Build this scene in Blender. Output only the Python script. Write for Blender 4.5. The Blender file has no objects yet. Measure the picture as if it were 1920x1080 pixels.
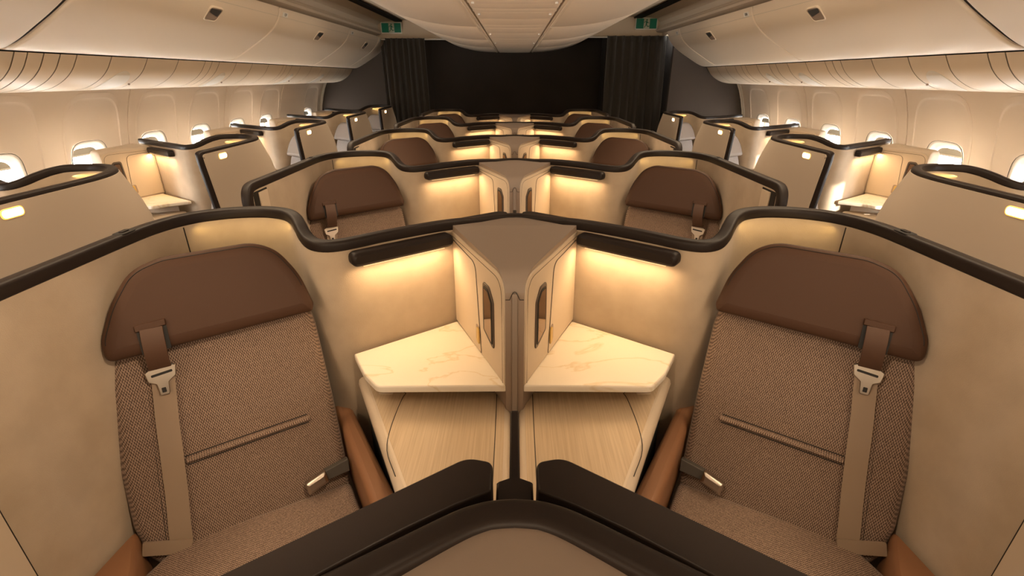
import bpy, bmesh, math, random
import numpy as np
from mathutils import Vector, Matrix
random.seed(7)
scn = bpy.context.scene
col = scn.collection
PI = math.pi

# ------------------------------------------------------------------ camera, world, exposure, big lights
F = 905.0
PITCH = math.atan(396 / F)
cam_d = bpy.data.cameras.new('camera')
cam_d.sensor_width = 36.0
cam_d.lens = F / 1920 * 36.0
cam_d.shift_x = -5 / 1920
cam_d.clip_start = 0.02
cam = bpy.data.objects.new('camera', cam_d)
col.objects.link(cam)
cam.location = (0, 0, 1.6)
cam.rotation_euler = (PI / 2 - PITCH, 0, 0)
scn.camera = cam
vs = scn.view_settings
vs.view_transform = 'Standard'
vs.look = 'None'
vs.gamma = 1.0
vs.exposure = 0.75
vs.use_curve_mapping = False

w = bpy.data.worlds.new('daylight')
scn.world = w
w.use_nodes = True
bg = w.node_tree.nodes['Background']
bg.inputs['Color'].default_value = (1.0, 0.97, 0.93, 1)
bg.inputs['Strength'].default_value = 28.0

def area(name, loc, target, sx, sy, power, colr, spread=PI, portal=False):
    l = bpy.data.lights.new(name, 'AREA')
    l.shape = 'RECTANGLE'; l.size = sx; l.size_y = sy
    l.energy = power; l.color = colr; l.spread = spread
    if portal: l.cycles.is_portal = True
    o = bpy.data.objects.new(name, l)
    o.location = loc
    d = Vector(target) - Vector(loc)
    o.rotation_euler = d.to_track_quat('-Z', 'Y').to_euler()
    col.objects.link(o)
    return o

WARM = (1.0, 0.70, 0.42)
# unseen fill lights, added above both aisles up to the middle of the section
for s in (-1, 1):
    area('aisle_fill_light', (s * 1.25, 1.85, 2.283), (s * 1.25, 1.85, 0), 0.22, 6.6, 27, (1.0, 0.76, 0.50), spread=2.5)
# cove wash lamps behind the upper edges of the centre stowage bins
for s in (-1, 1):
    area('cove_wash_lamp', (s * 1.0, 3.2, 2.15), (s * 2.0, 3.2, 1.75), 0.04, 8.2, 4, (1.0, 0.74, 0.46))
# broad warm fill light added behind the camera
area('rear_fill_light', (0, -1.6, 1.75), (0, 2.4, 1.2), 4.6, 1.1, 48, (1.0, 0.78, 0.53))

# passenger reading spots in the centre service strip, one for each centre seat
for s in (-1, 1):
    for k in range(6):
        l = bpy.data.lights.new('reading_spot', 'SPOT'); l.energy = 25 if s < 0 else 16; l.color = (1.0, 0.75, 0.50)
        l.spot_size = math.radians(62); l.spot_blend = 0.9; l.shadow_soft_size = 0.03
        o = bpy.data.objects.new('reading_spot', l); col.objects.link(o)
        p = Vector((s * -0.10, 0.33 + 1.17 * k, 1.885)); o.location = p
        o.rotation_euler = (Vector((s * 0.88, 0.72 + 1.17 * k, 0.72)) - p).to_track_quat('-Z', 'Y').to_euler()
# low sun through the right-hand windows
sd = bpy.data.lights.new('sun', 'SUN'); sd.energy = 9.0; sd.angle = math.radians(1.5); sd.color = (1, 0.9, 0.76)
so = bpy.data.objects.new('sun', sd); col.objects.link(so)
so.rotation_euler = Vector((-0.66, 0.745, -0.10)).to_track_quat('-Z', 'Y').to_euler()

# ------------------------------------------------------------------ materials
def mat(name, c, rough=0.6, metal=0.0, bump=0.0, bscale=200.0, c2=None, nscale=8.0, spec=0.4, sheen=0.0, emit=None, es=0.0, detail=4.0, coat=0.0):
    m = bpy.data.materials.new(name); m.use_nodes = True
    nt = m.node_tree; b = nt.nodes['Principled BSDF']
    b.inputs['Base Color'].default_value = (*c, 1)
    b.inputs['Roughness'].default_value = rough
    b.inputs['Metallic'].default_value = metal
    b.inputs['Specular IOR Level'].default_value = spec
    b.inputs['Sheen Weight'].default_value = sheen
    b.inputs['Coat Weight'].default_value = coat
    if emit:
        b.inputs['Emission Color'].default_value = (*emit, 1)
        b.inputs['Emission Strength'].default_value = es
    tc = nt.nodes.new('ShaderNodeTexCoord')
    if c2 is not None:
        n = nt.nodes.new('ShaderNodeTexNoise'); n.inputs['Scale'].default_value = nscale; n.inputs['Detail'].default_value = detail
        r = nt.nodes.new('ShaderNodeValToRGB')
        r.color_ramp.elements[0].position = 0.35; r.color_ramp.elements[1].position = 0.65
        r.color_ramp.elements[0].color = (*c, 1); r.color_ramp.elements[1].color = (*c2, 1)
        nt.links.new(tc.outputs['Object'], n.inputs['Vector'])
        nt.links.new(n.outputs['Fac'], r.inputs['Fac'])
        nt.links.new(r.outputs['Color'], b.inputs['Base Color'])
    if bump > 0:
        n2 = nt.nodes.new('ShaderNodeTexNoise'); n2.inputs['Scale'].default_value = bscale; n2.inputs['Detail'].default_value = 3
        bp = nt.nodes.new('ShaderNodeBump'); bp.inputs['Strength'].default_value = bump; bp.inputs['Distance'].default_value = 0.002
        nt.links.new(tc.outputs['Object'], n2.inputs['Vector'])
        nt.links.new(n2.outputs['Fac'], bp.inputs['Height'])
        nt.links.new(bp.outputs['Normal'], b.inputs['Normal'])
    return m

def weave(name, cd, cl, k=1150.0):
    """basket weave made of two crossed sine fields"""
    m = bpy.data.materials.new(name); m.use_nodes = True
    nt = m.node_tree; b = nt.nodes['Principled BSDF']
    b.inputs['Roughness'].default_value = 0.85; b.inputs['Specular IOR Level'].default_value = 0.15
    b.inputs['Sheen Weight'].default_value = 0.15
    uv = nt.nodes.new('ShaderNodeTexCoord')
    sep = nt.nodes.new('ShaderNodeSeparateXYZ'); nt.links.new(uv.outputs['Object'], sep.inputs[0])
    def math_(op, a, bb=None):
        n = nt.nodes.new('ShaderNodeMath'); n.operation = op
        for i, v in enumerate((a, bb)):
            if v is None: continue
            if isinstance(v, (int, float)): n.inputs[i].default_value = v
            else: nt.links.new(v, n.inputs[i])
        return n.outputs[0]
    yz = math_('ADD', sep.outputs['Y'], sep.outputs['Z'])
    sx = math_('SINE', math_('MULTIPLY', sep.outputs['X'], k))
    sy = math_('SINE', math_('MULTIPLY', yz, k * 0.8))
    pr = math_('MULTIPLY', sx, sy)
    no = nt.nodes.new('ShaderNodeTexNoise'); no.inputs['Scale'].default_value = 420; no.inputs['Detail'].default_value = 2
    nt.links.new(uv.outputs['Object'], no.inputs['Vector'])
    v = math_('ADD', math_('MULTIPLY', pr, 0.40), no.outputs['Fac'])
    r = nt.nodes.new('ShaderNodeValToRGB')
    r.color_ramp.elements[0].position = 0.25; r.color_ramp.elements[1].position = 0.80
    r.color_ramp.elements[0].color = (*cd, 1); r.color_ramp.elements[1].color = (*cl, 1)
    nt.links.new(v, r.inputs['Fac']); nt.links.new(r.outputs['Color'], b.inputs['Base Color'])
    bp = nt.nodes.new('ShaderNodeBump'); bp.inputs['Strength'].default_value = 0.5; bp.inputs['Distance'].default_value = 0.001
    nt.links.new(v, bp.inputs['Height']); nt.links.new(bp.outputs['Normal'], b.inputs['Normal'])
    return m

def marble():
    m = mat('marble', (0.78, 0.70, 0.58), 0.28, spec=0.5)
    nt = m.node_tree; b = nt.nodes['Principled BSDF']
    tc = nt.nodes.new('ShaderNodeTexCoord')
    mp = nt.nodes.new('ShaderNodeMapping'); mp.inputs['Scale'].default_value = (1, 2.2, 1); mp.inputs['Rotation'].default_value = (0, 0, 0.5)
    n = nt.nodes.new('ShaderNodeTexNoise'); n.inputs['Scale'].default_value = 3.2; n.inputs['Detail'].default_value = 7; n.inputs['Distortion'].default_value = 0.7
    r = nt.nodes.new('ShaderNodeValToRGB'); e = r.color_ramp.elements
    e[0].position = 0.0; e[0].color = (0.80, 0.73, 0.62, 1)
    e[1].position = 1.0; e[1].color = (0.80, 0.73, 0.62, 1)
    for p_, c_ in ((0.475, (0.80, 0.73, 0.62, 1)), (0.50, (0.70, 0.59, 0.42, 1)), (0.515, (0.80, 0.73, 0.62, 1))):
        q = e.new(p_); q.color = c_
    nt.links.new(tc.outputs['Object'], mp.inputs[0]); nt.links.new(mp.outputs[0], n.inputs['Vector'])
    nt.links.new(n.outputs['Fac'], r.inputs['Fac']); nt.links.new(r.outputs['Color'], b.inputs['Base Color'])
    return m

def wood():
    m = mat('pale_wood', (0.50, 0.37, 0.24), 0.45, spec=0.4)
    nt = m.node_tree; b = nt.nodes['Principled BSDF']
    tc = nt.nodes.new('ShaderNodeTexCoord')
    mp = nt.nodes.new('ShaderNodeMapping'); mp.inputs['Scale'].default_value = (220, 5, 5)
    n = nt.nodes.new('ShaderNodeTexNoise'); n.inputs['Scale'].default_value = 1.0; n.inputs['Detail'].default_value = 4
    r = nt.nodes.new('ShaderNodeValToRGB'); e = r.color_ramp.elements
    e[0].position = 0.3; e[0].color = (0.44, 0.33, 0.215, 1)
    e[1].position = 0.7; e[1].color = (0.56, 0.43, 0.29, 1)
    nt.links.new(tc.outputs['Object'], mp.inputs[0]); nt.links.new(mp.outputs[0], n.inputs['Vector'])
    nt.links.new(n.outputs['Fac'], r.inputs['Fac']); nt.links.new(r.outputs['Color'], b.inputs['Base Color'])
    return m

def glass():
    m = bpy.data.materials.new('window_glass'); m.use_nodes = True
    nt = m.node_tree; nt.nodes.remove(nt.nodes['Principled BSDF'])
    out = nt.nodes['Material Output']
    t = nt.nodes.new('ShaderNodeBsdfTransparent'); g = nt.nodes.new('ShaderNodeBsdfGlossy'); g.inputs['Roughness'].default_value = 0.03
    mx = nt.nodes.new('ShaderNodeMixShader'); mx.inputs[0].default_value = 0.05
    nt.links.new(t.outputs[0], mx.inputs[1]); nt.links.new(g.outputs[0], mx.inputs[2]); nt.links.new(mx.outputs[0], out.inputs[0])
    return m

M = dict(
    suede=mat('beige_suede', (0.42, 0.335, 0.248), 0.9, bump=0.25, bscale=500, c2=(0.47, 0.38, 0.285), nscale=11, spec=0.1, sheen=0.15, detail=7),
    cream=mat('cream_plastic', (0.56, 0.46, 0.35), 0.5, bump=0.05, bscale=900),
    panel=mat('taupe_shell_panel', (0.47, 0.39, 0.31), 0.55, bump=0.12, bscale=900),
    rim=mat('dark_brown_rim', (0.019, 0.013, 0.011), 0.45, bump=0.06, bscale=900, spec=0.22),
    dark=mat('dark_recess', (0.012, 0.010, 0.009), 0.6),
    charcoal=mat('charcoal_side', (0.035, 0.036, 0.037), 0.5),
    leather=mat('brown_leather', (0.064, 0.031, 0.018), 0.55, bump=0.15, bscale=700, spec=0.22),
    armleather=mat('tan_leather', (0.26, 0.125, 0.062), 0.45, bump=0.15, bscale=700, spec=0.4),
    paleleather=mat('grey_leather', (0.25, 0.205, 0.175), 0.55, bump=0.1, bscale=700),
    strapleather=mat('strap_leather', (0.075, 0.036, 0.020), 0.55, bump=0.2, bscale=900),
    fabric=weave('tweed_fabric', (0.078, 0.050, 0.037), (0.37, 0.262, 0.198)),
    palefabric=weave('pale_tweed_fabric', (0.21, 0.185, 0.17), (0.50, 0.45, 0.42)),
    webbing=mat('belt_webbing', (0.30, 0.22, 0.155), 0.6, bump=0.3, bscale=1500),
    darkweb=mat('dark_webbing', (0.075, 0.065, 0.055), 0.7, bump=0.3, bscale=1500),
    metal=mat('brushed_metal', (0.52, 0.46, 0.40), 0.32, metal=1.0, bump=0.1, bscale=900),
    marble=marble(), wood=wood(), glass=glass(),
    topgrey=mat('taupe_top', (0.30, 0.24, 0.20), 0.55, bump=0.05, bscale=900),
    slotgrey=mat('slot_bezel', (0.10, 0.075, 0.06), 0.4),
    seam=mat('seam_brown', (0.10, 0.075, 0.05), 0.7),
    postgrey=mat('grey_post', (0.30, 0.225, 0.175), 0.5),
    mirror=mat('dark_mirror', (0.20, 0.13, 0.09), 0.06, metal=1.0),
    gold=mat('brass_latch', (0.55, 0.38, 0.12), 0.3, metal=0.6),
    screen=mat('screen_black', (0.006, 0.006, 0.007), 0.12, spec=0.6),
    wall=mat('sidewall_plastic', (0.70, 0.60, 0.50), 0.6, bump=0.05, bscale=700),
    bin=mat('bin_plastic', (0.72, 0.60, 0.46), 0.45, bump=0.04, bscale=700),
    ceil=mat('ceiling_plastic', (0.60, 0.49, 0.36), 0.6),
    frame=mat('window_frame_plastic', (0.74, 0.70, 0.63), 0.5),
    shade=mat('window_shade_plastic', (0.40, 0.37, 0.30), 0.5),
    blackwall=mat('dark_bulkhead_fabric', (0.022, 0.016, 0.012), 0.9, bump=0.2, bscale=400, c2=(0.027, 0.020, 0.015), nscale=3),
    bulk=mat('brown_bulkhead_fabric', (0.060, 0.044, 0.033), 0.85, bump=0.2, bscale=300),
    curtain=mat('charcoal_curtain', (0.066, 0.057, 0.048), 0.85, bump=0.2, bscale=500, sheen=0.2),
    carpet=mat('dark_carpet', (0.05, 0.045, 0.042), 0.95, bump=0.5, bscale=300, c2=(0.07, 0.06, 0.055), nscale=60),
    lampface=mat('lamp_diffuser', (0.9, 0.8, 0.6), 0.4, emit=(1.0, 0.62, 0.28), es=0.5),
    seatlight=mat('seat_light', (1, 0.9, 0.7), 0.4, emit=(1.0, 0.80, 0.50), es=9.0),
    seatlight_edge=mat('seat_light_edge', (0.9, 0.5, 0.15), 0.4, emit=(1.0, 0.42, 0.06), es=1.3),
    green=mat('exit_green', (0.0, 0.075, 0.040), 0.4, emit=(0.0, 0.2, 0.09), es=0.05),
    white=mat('sign_white', (0.55, 0.55, 0.45), 0.4),
    black=mat('print_black', (0.02, 0.018, 0.015), 0.6),
)

# ------------------------------------------------------------------ helpers
def link(name, me, parent=None):
    o = bpy.data.objects.new(name, me); col.objects.link(o)
    if parent is not None: o.parent = parent
    return o

def mesh(name, vs_, fs, m, parent=None, smooth=40, bevel=0.0, seg=2, mats=None, fm=None):
    me = bpy.data.meshes.new(name)
    me.from_pydata([tuple(v) for v in vs_], [], fs)
    bm = bmesh.new(); bm.from_mesh(me)
    bmesh.ops.recalc_face_normals(bm, faces=bm.faces)
    bm.to_mesh(me); bm.free()
    for mm in (mats or [m]): me.materials.append(M[mm])
    if fm:
        for p_, i in zip(me.polygons, fm): p_.material_index = i
    me.shade_smooth()
    me.set_sharp_from_angle(angle=math.radians(smooth))
    caps = [p for p in me.polygons if len(p.vertices) >= 12]
    if caps:
        att = me.attributes.get('sharp_edge') or me.attributes.new('sharp_edge', 'BOOLEAN', 'EDGE')
        for p in caps:
            p.use_smooth = False
            for li in p.loop_indices: att.data[me.loops[li].edge_index].value = True
    o = link(name, me, parent)
    if bevel > 0:
        b = o.modifiers.new('bevel', 'BEVEL'); b.width = bevel; b.segments = seg; b.limit_method = 'ANGLE'; b.angle_limit = math.radians(35)
        me.shade_smooth()
        me.set_sharp_from_angle(angle=math.radians(180))
        b.harden_normals = False
        wn = o.modifiers.new('wn', 'WEIGHTED_NORMAL'); wn.keep_sharp = True
    return o

def tag(o, label=None, cat=None, group=None, kind=None):
    if label: o['label'] = label
    if cat: o['category'] = cat
    if group: o['group'] = group
    if kind: o['kind'] = kind
    return o

def empty(name, loc=(0, 0, 0), rz=0.0):
    o = bpy.data.objects.new(name, None); col.objects.link(o)
    o.location = loc; o.rotation_euler = (0, 0, rz); o.empty_display_size = 0.05
    return o

def prism(poly, z0, z1):
    n = len(poly)
    v = [(x, y, z0) for x, y in poly] + [(x, y, z1) for x, y in poly]
    f = [tuple(range(n))[::-1], tuple(range(n, 2 * n))] + [(i, (i + 1) % n, n + (i + 1) % n, n + i) for i in range(n)]
    return v, f

def boxvf(x0, x1, y0, y1, z0, z1):
    return prism([(x0, y0), (x1, y0), (x1, y1), (x0, y1)], z0, z1)

def join(*parts):
    V, Fc = [], []
    for v, f in parts:
        k = len(V); V += list(v); Fc += [tuple(i + k for i in q) for q in f]
    return V, Fc

def round_poly(pts, rads, n=6):
    """round each corner of a 2D polygon"""
    out = []; N = len(pts)
    if not hasattr(rads, '__len__'): rads = [rads] * N
    for i in range(N):
        p = Vector(pts[i]); a = Vector(pts[i - 1]); b = Vector(pts[(i + 1) % N]); r = rads[i]
        if r <= 0: out.append(tuple(p)); continue
        d1 = (a - p); d2 = (b - p)
        l1, l2 = d1.length, d2.length
        d1.normalize(); d2.normalize()
        ang = math.acos(max(-1, min(1, d1.dot(d2))))
        t = min(r / math.tan(ang / 2), l1 * 0.49, l2 * 0.49)
        s, e = p + d1 * t, p + d2 * t
        for k in range(n + 1):
            u = k / n
            q = s * (1 - u) ** 2 + p * 2 * u * (1 - u) + e * u * u
            out.append((q.x, q.y))
    return out

def inset(poly, d):
    """move a closed 2D outline inwards by d"""
    if d > .0045:
        P = np.array(poly, float); n = len(P); A = P; B = np.roll(P, -1, 0); E = B - A; L = np.hypot(E[:, 0], E[:, 1]); k = L > 1e-9
        A, E, L = A[k], E[k], L[k]; T = E / L[:, None]
        ar = sum(P[i - 1][0] * P[i][1] - P[i][0] * P[i - 1][1] for i in range(n))
        N = np.stack([-T[:, 1], T[:, 0]], 1) * (1 if ar > 0 else -1)
        Q = P.copy()
        for _ in range(60):
            D_ = Q[:, None, :] - A[None]; al = (D_ * T[None]).sum(2); di = (D_ * N[None]).sum(2)
            near = (al > -d) & (al < L[None] + d) & (di > -2 * d)
            df = np.where(near, d - di, 0); df[df < 0] = 0
            m_ = df.argmax(1); mv = df[np.arange(n), m_]
            if mv.max() < 1e-6: break
            Q += N[m_] * mv[:, None]
        return [tuple(q) for q in Q]
    n = len(poly); ar = sum(poly[i][0] * poly[(i + 1) % n][1] - poly[(i + 1) % n][0] * poly[i][1] for i in range(n))
    sg = 1 if ar > 0 else -1
    out = []
    for i in range(n):
        a = Vector(poly[i - 1]); p = Vector(poly[i]); b = Vector(poly[(i + 1) % n])
        e1 = (p - a); e2 = (b - p)
        n1 = Vector((-e1.y, e1.x)) * sg; n2 = Vector((-e2.y, e2.x)) * sg
        if n1.length < 1e-9: n1 = n2
        if n2.length < 1e-9: n2 = n1
        n1.normalize(); n2.normalize(); m_ = n1 + n2
        if m_.length < 1e-6: m_ = n1
        m_.normalize(); k = max(0.5, m_.dot(n1))
        q = p + m_ * (d / k); out.append((q.x, q.y))
    # pull folded corner points together so rings never cross
    out = [list(q) for q in out]
    for _ in range(14):
        bad = False; i = 0
        seen = [False] * n
        for i in range(n):
            j = (i + 1) % n
            ex, ey = poly[j][0] - poly[i][0], poly[j][1] - poly[i][1]
            fx_, fy_ = out[j][0] - out[i][0], out[j][1] - out[i][1]
            if ex * fx_ + ey * fy_ < -1e-12:
                mx, my = (out[i][0] + out[j][0]) / 2, (out[i][1] + out[j][1]) / 2
                out[i] = [mx, my]; out[j] = [mx, my]; bad = True
        if not bad: break
    out = [tuple(q) for q in out]
    return out

def clean(poly, d=.0012):
    out = []
    for p in poly:
        if not out or math.hypot(p[0] - out[-1][0], p[1] - out[-1][1]) > d: out.append(p)
    while len(out) > 3 and math.hypot(out[0][0] - out[-1][0], out[0][1] - out[-1][1]) <= d: out.pop()
    return out

def slab(outline, layers, mp):
    """outline: 2D loop; layers: list of (inset, height) from back to front; mp maps (u,v,h)->xyz"""
    outline = clean(outline)
    V, Fc = [], []; n = len(outline)
    for d, h in layers:
        V += [mp(u, v, h) for u, v in (inset(outline, d) if d > 0 else outline)]
    for k in range(len(layers) - 1):
        for i in range(n):
            j = (i + 1) % n
            Fc.append((k * n + i, k * n + j, (k + 1) * n + j, (k + 1) * n + i))
    Fc.append(tuple(range(n))[::-1]); L0 = (len(layers) - 1) * n
    Fc.append(tuple(range(L0, L0 + n)))
    return V, Fc

def catmull(P, n=6, closed=False):
    P = [Vector(p) for p in P]; out = []; N = len(P)
    rng = range(N) if closed else range(N - 1)
    for i in rng:
        p0 = P[i - 1] if (i > 0 or closed) else P[0] * 2 - P[1]
        p1 = P[i]; p2 = P[(i + 1) % N]
        p3 = P[(i + 2) % N] if (i + 2 < N or closed) else P[-1] * 2 - P[-2]
        for k in range(n):
            t = k / n
            out.append(0.5 * ((2 * p1) + (p2 - p0) * t + (2 * p0 - 5 * p1 + 4 * p2 - p3) * t * t + (3 * p1 - p0 - 3 * p2 + p3) * t ** 3))
    if not closed: out.append(P[-1])
    return out

def tube(pts, r, seg=8, closed=False, flat=1.0, up=Vector((0, 0, 1))):
    P = [Vector(p) for p in pts]; N = len(P); V = []; Fc = []
    for i in range(N):
        a = P[i - 1] if (i > 0 or closed) else P[i]; b = P[(i + 1) % N] if (i < N - 1 or closed) else P[i]
        t = (b - a).normalized(); s = t.cross(up)
        if s.length < 1e-4: s = t.cross(Vector((0, 1, 0)))
        s.normalize(); q = s.cross(t).normalized()
        for k in range(seg):
            an = 2 * PI * k / seg
            V.append(P[i] + s * math.cos(an) * r + q * math.sin(an) * r * flat)
    for i in range(N if closed else N - 1):
        j = (i + 1) % N
        for k in range(seg):
            l = (k + 1) % seg
            Fc.append((i * seg + k, i * seg + l, j * seg + l, j * seg + k))
    if not closed:
        Fc.append(tuple(range(seg))); Fc.append(tuple(range((N - 1) * seg, N * seg)))
    return V, Fc

def copy_tree(o, parent=None):
    c = o.copy(); col.objects.link(c)
    if parent is not None: c.parent = parent
    for ch in list(o.children): copy_tree(ch, c)
    return c

PITCHY = 1.17
# ------------------------------------------------------------------ suite shells
# path of the outer top edge of the rim: (distance from the inner end, forward distance, height)
C_PATH = [(0, 1.552, 1.192), (.02, 1.5505, 1.192), (.037, 1.547, 1.192), (.065, 1.534, 1.193), (.113, 1.502, 1.195), (.159, 1.468, 1.200), (.207, 1.434, 1.204), (.263, 1.394, 1.206),
          (.33, 1.347, 1.206), (.394, 1.302, 1.205), (.44, 1.270, 1.203), (.475, 1.248, 1.202), (.505, 1.240, 1.202), (.532, 1.248, 1.206), (.556, 1.270, 1.218),
          (.578, 1.300, 1.234), (.605, 1.335, 1.247), (.648, 1.368, 1.254), (.722, 1.388, 1.256), (.812, 1.378, 1.256), (.888, 1.338, 1.256), (.930, 1.285, 1.256),
          (.953, 1.22, 1.256), (.962, 1.14, 1.256), (.963, .95, 1.256), (.963, .78, 1.256), (.963, .64, 1.256), (.963, .575, 1.256),
          (.963, .540, 1.251), (.963, .515, 1.232), (.963, .505, 1.20), (.963, .505, 1.15), (.963, .505, .95), (.963, .505, .7), (.963, .505, .30)]
# window suites: distance from the cabin centreline
W_PATH = [(2.545, 2.270, 1.215), (2.50, 2.240, 1.215), (2.45, 2.204, 1.215), (2.38, 2.157, 1.215), (2.31, 2.110, 1.215), (2.24, 2.062, 1.215), (2.17, 2.015, 1.215), (2.11, 1.974, 1.215),
          (2.065, 1.944, 1.215), (2.035, 1.930, 1.215), (2.008, 1.933, 1.218), (1.985, 1.952, 1.228), (1.962, 1.988, 1.243), (1.935, 2.030, 1.255), (1.895, 2.070, 1.262), (1.82, 2.100, 1.262),
          (1.75, 2.098, 1.262), (1.68, 2.063, 1.262), (1.62, 2.000, 1.262), (1.578, 1.92, 1.262), (1.556, 1.83, 1.262), (1.55, 1.72, 1.262), (1.55, 1.5, 1.262), (1.55, 1.34, 1.262), (1.55, 1.31, 1.262),
          (1.553, 1.282, 1.256), (1.557, 1.268, 1.240), (1.56, 1.266, 1.21), (1.56, 1.266, 1.15), (1.56, 1.266, .95), (1.56, 1.266, .7), (1.56, 1.266, .30)]

def rim_frames(P, outsign):
    """P dense 3D path -> (point, outward horizontal normal, up-ish normal)"""
    fr = []; last = None
    for i in range(len(P)):
        a = P[max(0, i - 1)]; b = P[min(len(P) - 1, i + 1)]
        t = (b - a).normalized(); h = Vector((t.x, t.y, 0))
        if h.length > 0.35 or last is None:
            n = Vector((-t.y, t.x, 0)).normalized() * outsign
            if h.length <= 0.75 and last is not None and n.dot(last) < 0.5: n = last
        else: n = last
        last = n
        u = t.cross(n); u.normalize()
        if i == 0 and u.z < 0: sgn = -1
        elif i == 0: sgn = 1
        u = u * sgn
        fr.append((P[i], n, u, t))
    return fr

def build_shell(kind, side):
    """kind 'C' or 'W'; side -1 left, +1 right. Returns the suite_shell thing, local frame = world x, row y"""
    path = C_PATH if kind == 'C' else W_PATH
    t = empty('suite_shell')
    sx = side
    ctrl = [Vector((a * sx, y, z)) for a, y, z in path]
    P = catmull(ctrl, 4)
    P[0].x = ctrl[0].x
    # outward normal sign: towards +y in the low section
    ctr = Vector((0, 0, 0))
    tt = (P[1] - P[0]); n0 = Vector((-tt.y, tt.x, 0))
    os_ = 1 if n0.y > 0 else -1
    fr = rim_frames(P, os_)
    if kind == 'C': fr[0] = (P[0], Vector((0, 1, 0)), Vector((0, 0, 1)), fr[0][3])
    if kind == 'W':   # side wall leans back towards its foot
        def shear(p):
            k = max(0.0, min(1.0, (1.80 - abs(p.x)) / 0.2))
            return Vector((p.x, p.y + 0.16 * (1.256 - p.z) * k, p.z))
    else:
        shear = lambda p: p
    W_, H_ = .034, .031
    sec = round_poly([(0, 0), (-W_, 0), (-W_, -H_), (0, -H_)], .010, 4)
    V = []; Fc = []; ns = len(sec)
    for p, n, u, _ in fr:
        for a, b in sec:
            V.append(shear(p + n * a + u * b))
    for i in range(len(fr) - 1):
        for k in range(ns):
            l = (k + 1) % ns
            Fc.append((i * ns + k, i * ns + l, (i + 1) * ns + l, (i + 1) * ns + k))
    Fc.append(tuple(range(ns))); Fc.append(tuple(range((len(fr) - 1) * ns, len(fr) * ns)))
    mesh('rim', V, Fc, 'rim', t, smooth=50)
    # wall: suede lining inside, hard panel outside
    hor = [f for f in fr if f[0].z > 1.178 and (f[0].y > (.545 if kind == 'C' else 1.29))]
    hor.append((Vector((hor[-1][0].x, (.530 if kind == 'C' else 1.285), 1.25)), hor[-1][1], hor[-1][2], hor[-1][3]))
    zs = [0.02, .35, .6, .8, .95, 1.05, 1.12]
    def wallstrip(off, bulge, m, name):
        V = []; Fc = []
        for p, n, u, _ in hor:
            top = p.z - (.012 if off < 0 and off > -.016 or off < -.018 else .016)
            for z in zs + [top]:
                q = Vector((p.x, p.y, 0)) + n * off
                if bulge:
                    # hard outside panel swells at its back corner below the rim
                    k = min(1.0, max(0.0, (top - z) / .25)); cw = 1.0 if kind == 'W' else .4
                    w_ = math.exp(-((p.y - (1.26 if kind == 'C' else 1.98)) / .16) ** 2)
                    q += n * (.045 * cw * w_ * (k * (2 - k)))
                q.z = min(z, top)
                V.append(shear(q))
        m_ = len(zs) + 1
        for i in range(len(hor) - 1):
            for k in range(m_ - 1):
                Fc.append((i * m_ + k, i * m_ + k + 1, (i + 1) * m_ + k + 1, (i + 1) * m_ + k))
        return V, Fc
    vi, fi = wallstrip(-.0315, False, 'suede', 'shell_lining')
    vo, fo = wallstrip(.003, True, 'panel', 'outer_panel')
    # give both skins real thickness: 12 mm inner board, outer board
    def thick(v, f, off_pts):
        n = len(v); V = list(v) + list(off_pts); F2 = list(f) + [tuple(i + n for i in q)[::-1] for q in f]
        from collections import Counter
        ed = Counter(); d = {}
        for q in f:
            for a, b in zip(q, q[1:] + q[:1]):
                ed[frozenset((a, b))] += 1; d[frozenset((a, b))] = (a, b)
        for e, c in ed.items():
            if c == 1:
                a, b = d[e]; F2.append((a, b, b + n, a + n))
        return V, F2
    vi2, _ = wallstrip(-.020, False, '', ''); vo2, _ = wallstrip(-.0165, False, '', '')
    mesh('shell_lining', *thick(vi, fi, vi2), 'suede', t, smooth=60)
    mesh('outer_panel', *thick(vo, fo, vo2), 'panel', t, smooth=60)
    # lining seam
    def at_seam(y):
        best = min((f for f in fr if f[0].z > 1.25 and f[0].y > (.9 if kind == 'C' else 1.7) and abs(f[0].x) > .84 * (1 if kind == 'C' else 0) and (kind == 'C' or abs(f[0].x) < 1.75)), key=lambda f: abs(f[0].y - y))
        return best
    p, n, u, _ = at_seam(1.278 if kind == 'C' else 2.03)
    q = Vector((p.x, p.y, 0)) - n * .0318
    mesh('lining_seam', *tube([shear(Vector((q.x, q.y, z))) for z in (1.224, 1.0, .75, .4)], .0016, 6), 'dark', t)
    # door pocket in the near end of the aisle wall
    xw = (.963 if kind == 'C' else 1.555) * sx
    inw = -sx if kind == 'C' else sx
    ya, yb, yc = (.537, .572, .638) if kind == 'C' else (1.30, 1.345, 1.40)
    def pk(y0, y1, zt, d0, d1):
        xa, xb = xw + inw * d0, xw + inw * d1
        v, f = boxvf(min(xa, xb), max(xa, xb), y0, y1, .25, zt)
        return [shear(Vector(q)) for q in v], f
    mesh('door_pocket', *pk(ya, yc, 1.222 if kind == 'C' else 1.205, .030, .0335), 'dark', t)
    mesh('door_edge', *pk(yb, yc - .004, 1.216 if kind == 'C' else 1.198, .030, .038), 'cream', t, bevel=.002)
    if kind == 'C':
        # release button let into the rim
        v, f = slab(round_poly([(-.014, -.026), (.014, -.026), (.014, .026), (-.014, .026)], .012, 5), [(0, 0), (0, .0012), (.002, .0018)],
                    lambda a, b, h: ((.946 + a) * sx, 1.125 + b, 1.2552 + h))
        bt = mesh('release_button', v, f, 'dark', t)
        v, f = slab(round_poly([(-.006, -.012), (.006, -.012), (.006, .012), (-.006, .012)], .004, 4), [(0, 0), (0, .003), (.001, .0035)],
                    lambda a, b, h: ((.946 + a) * sx, 1.125 + b, 1.2565 + h))
        mesh('button_cap', v, f, 'rim', bt)
    else:
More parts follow.
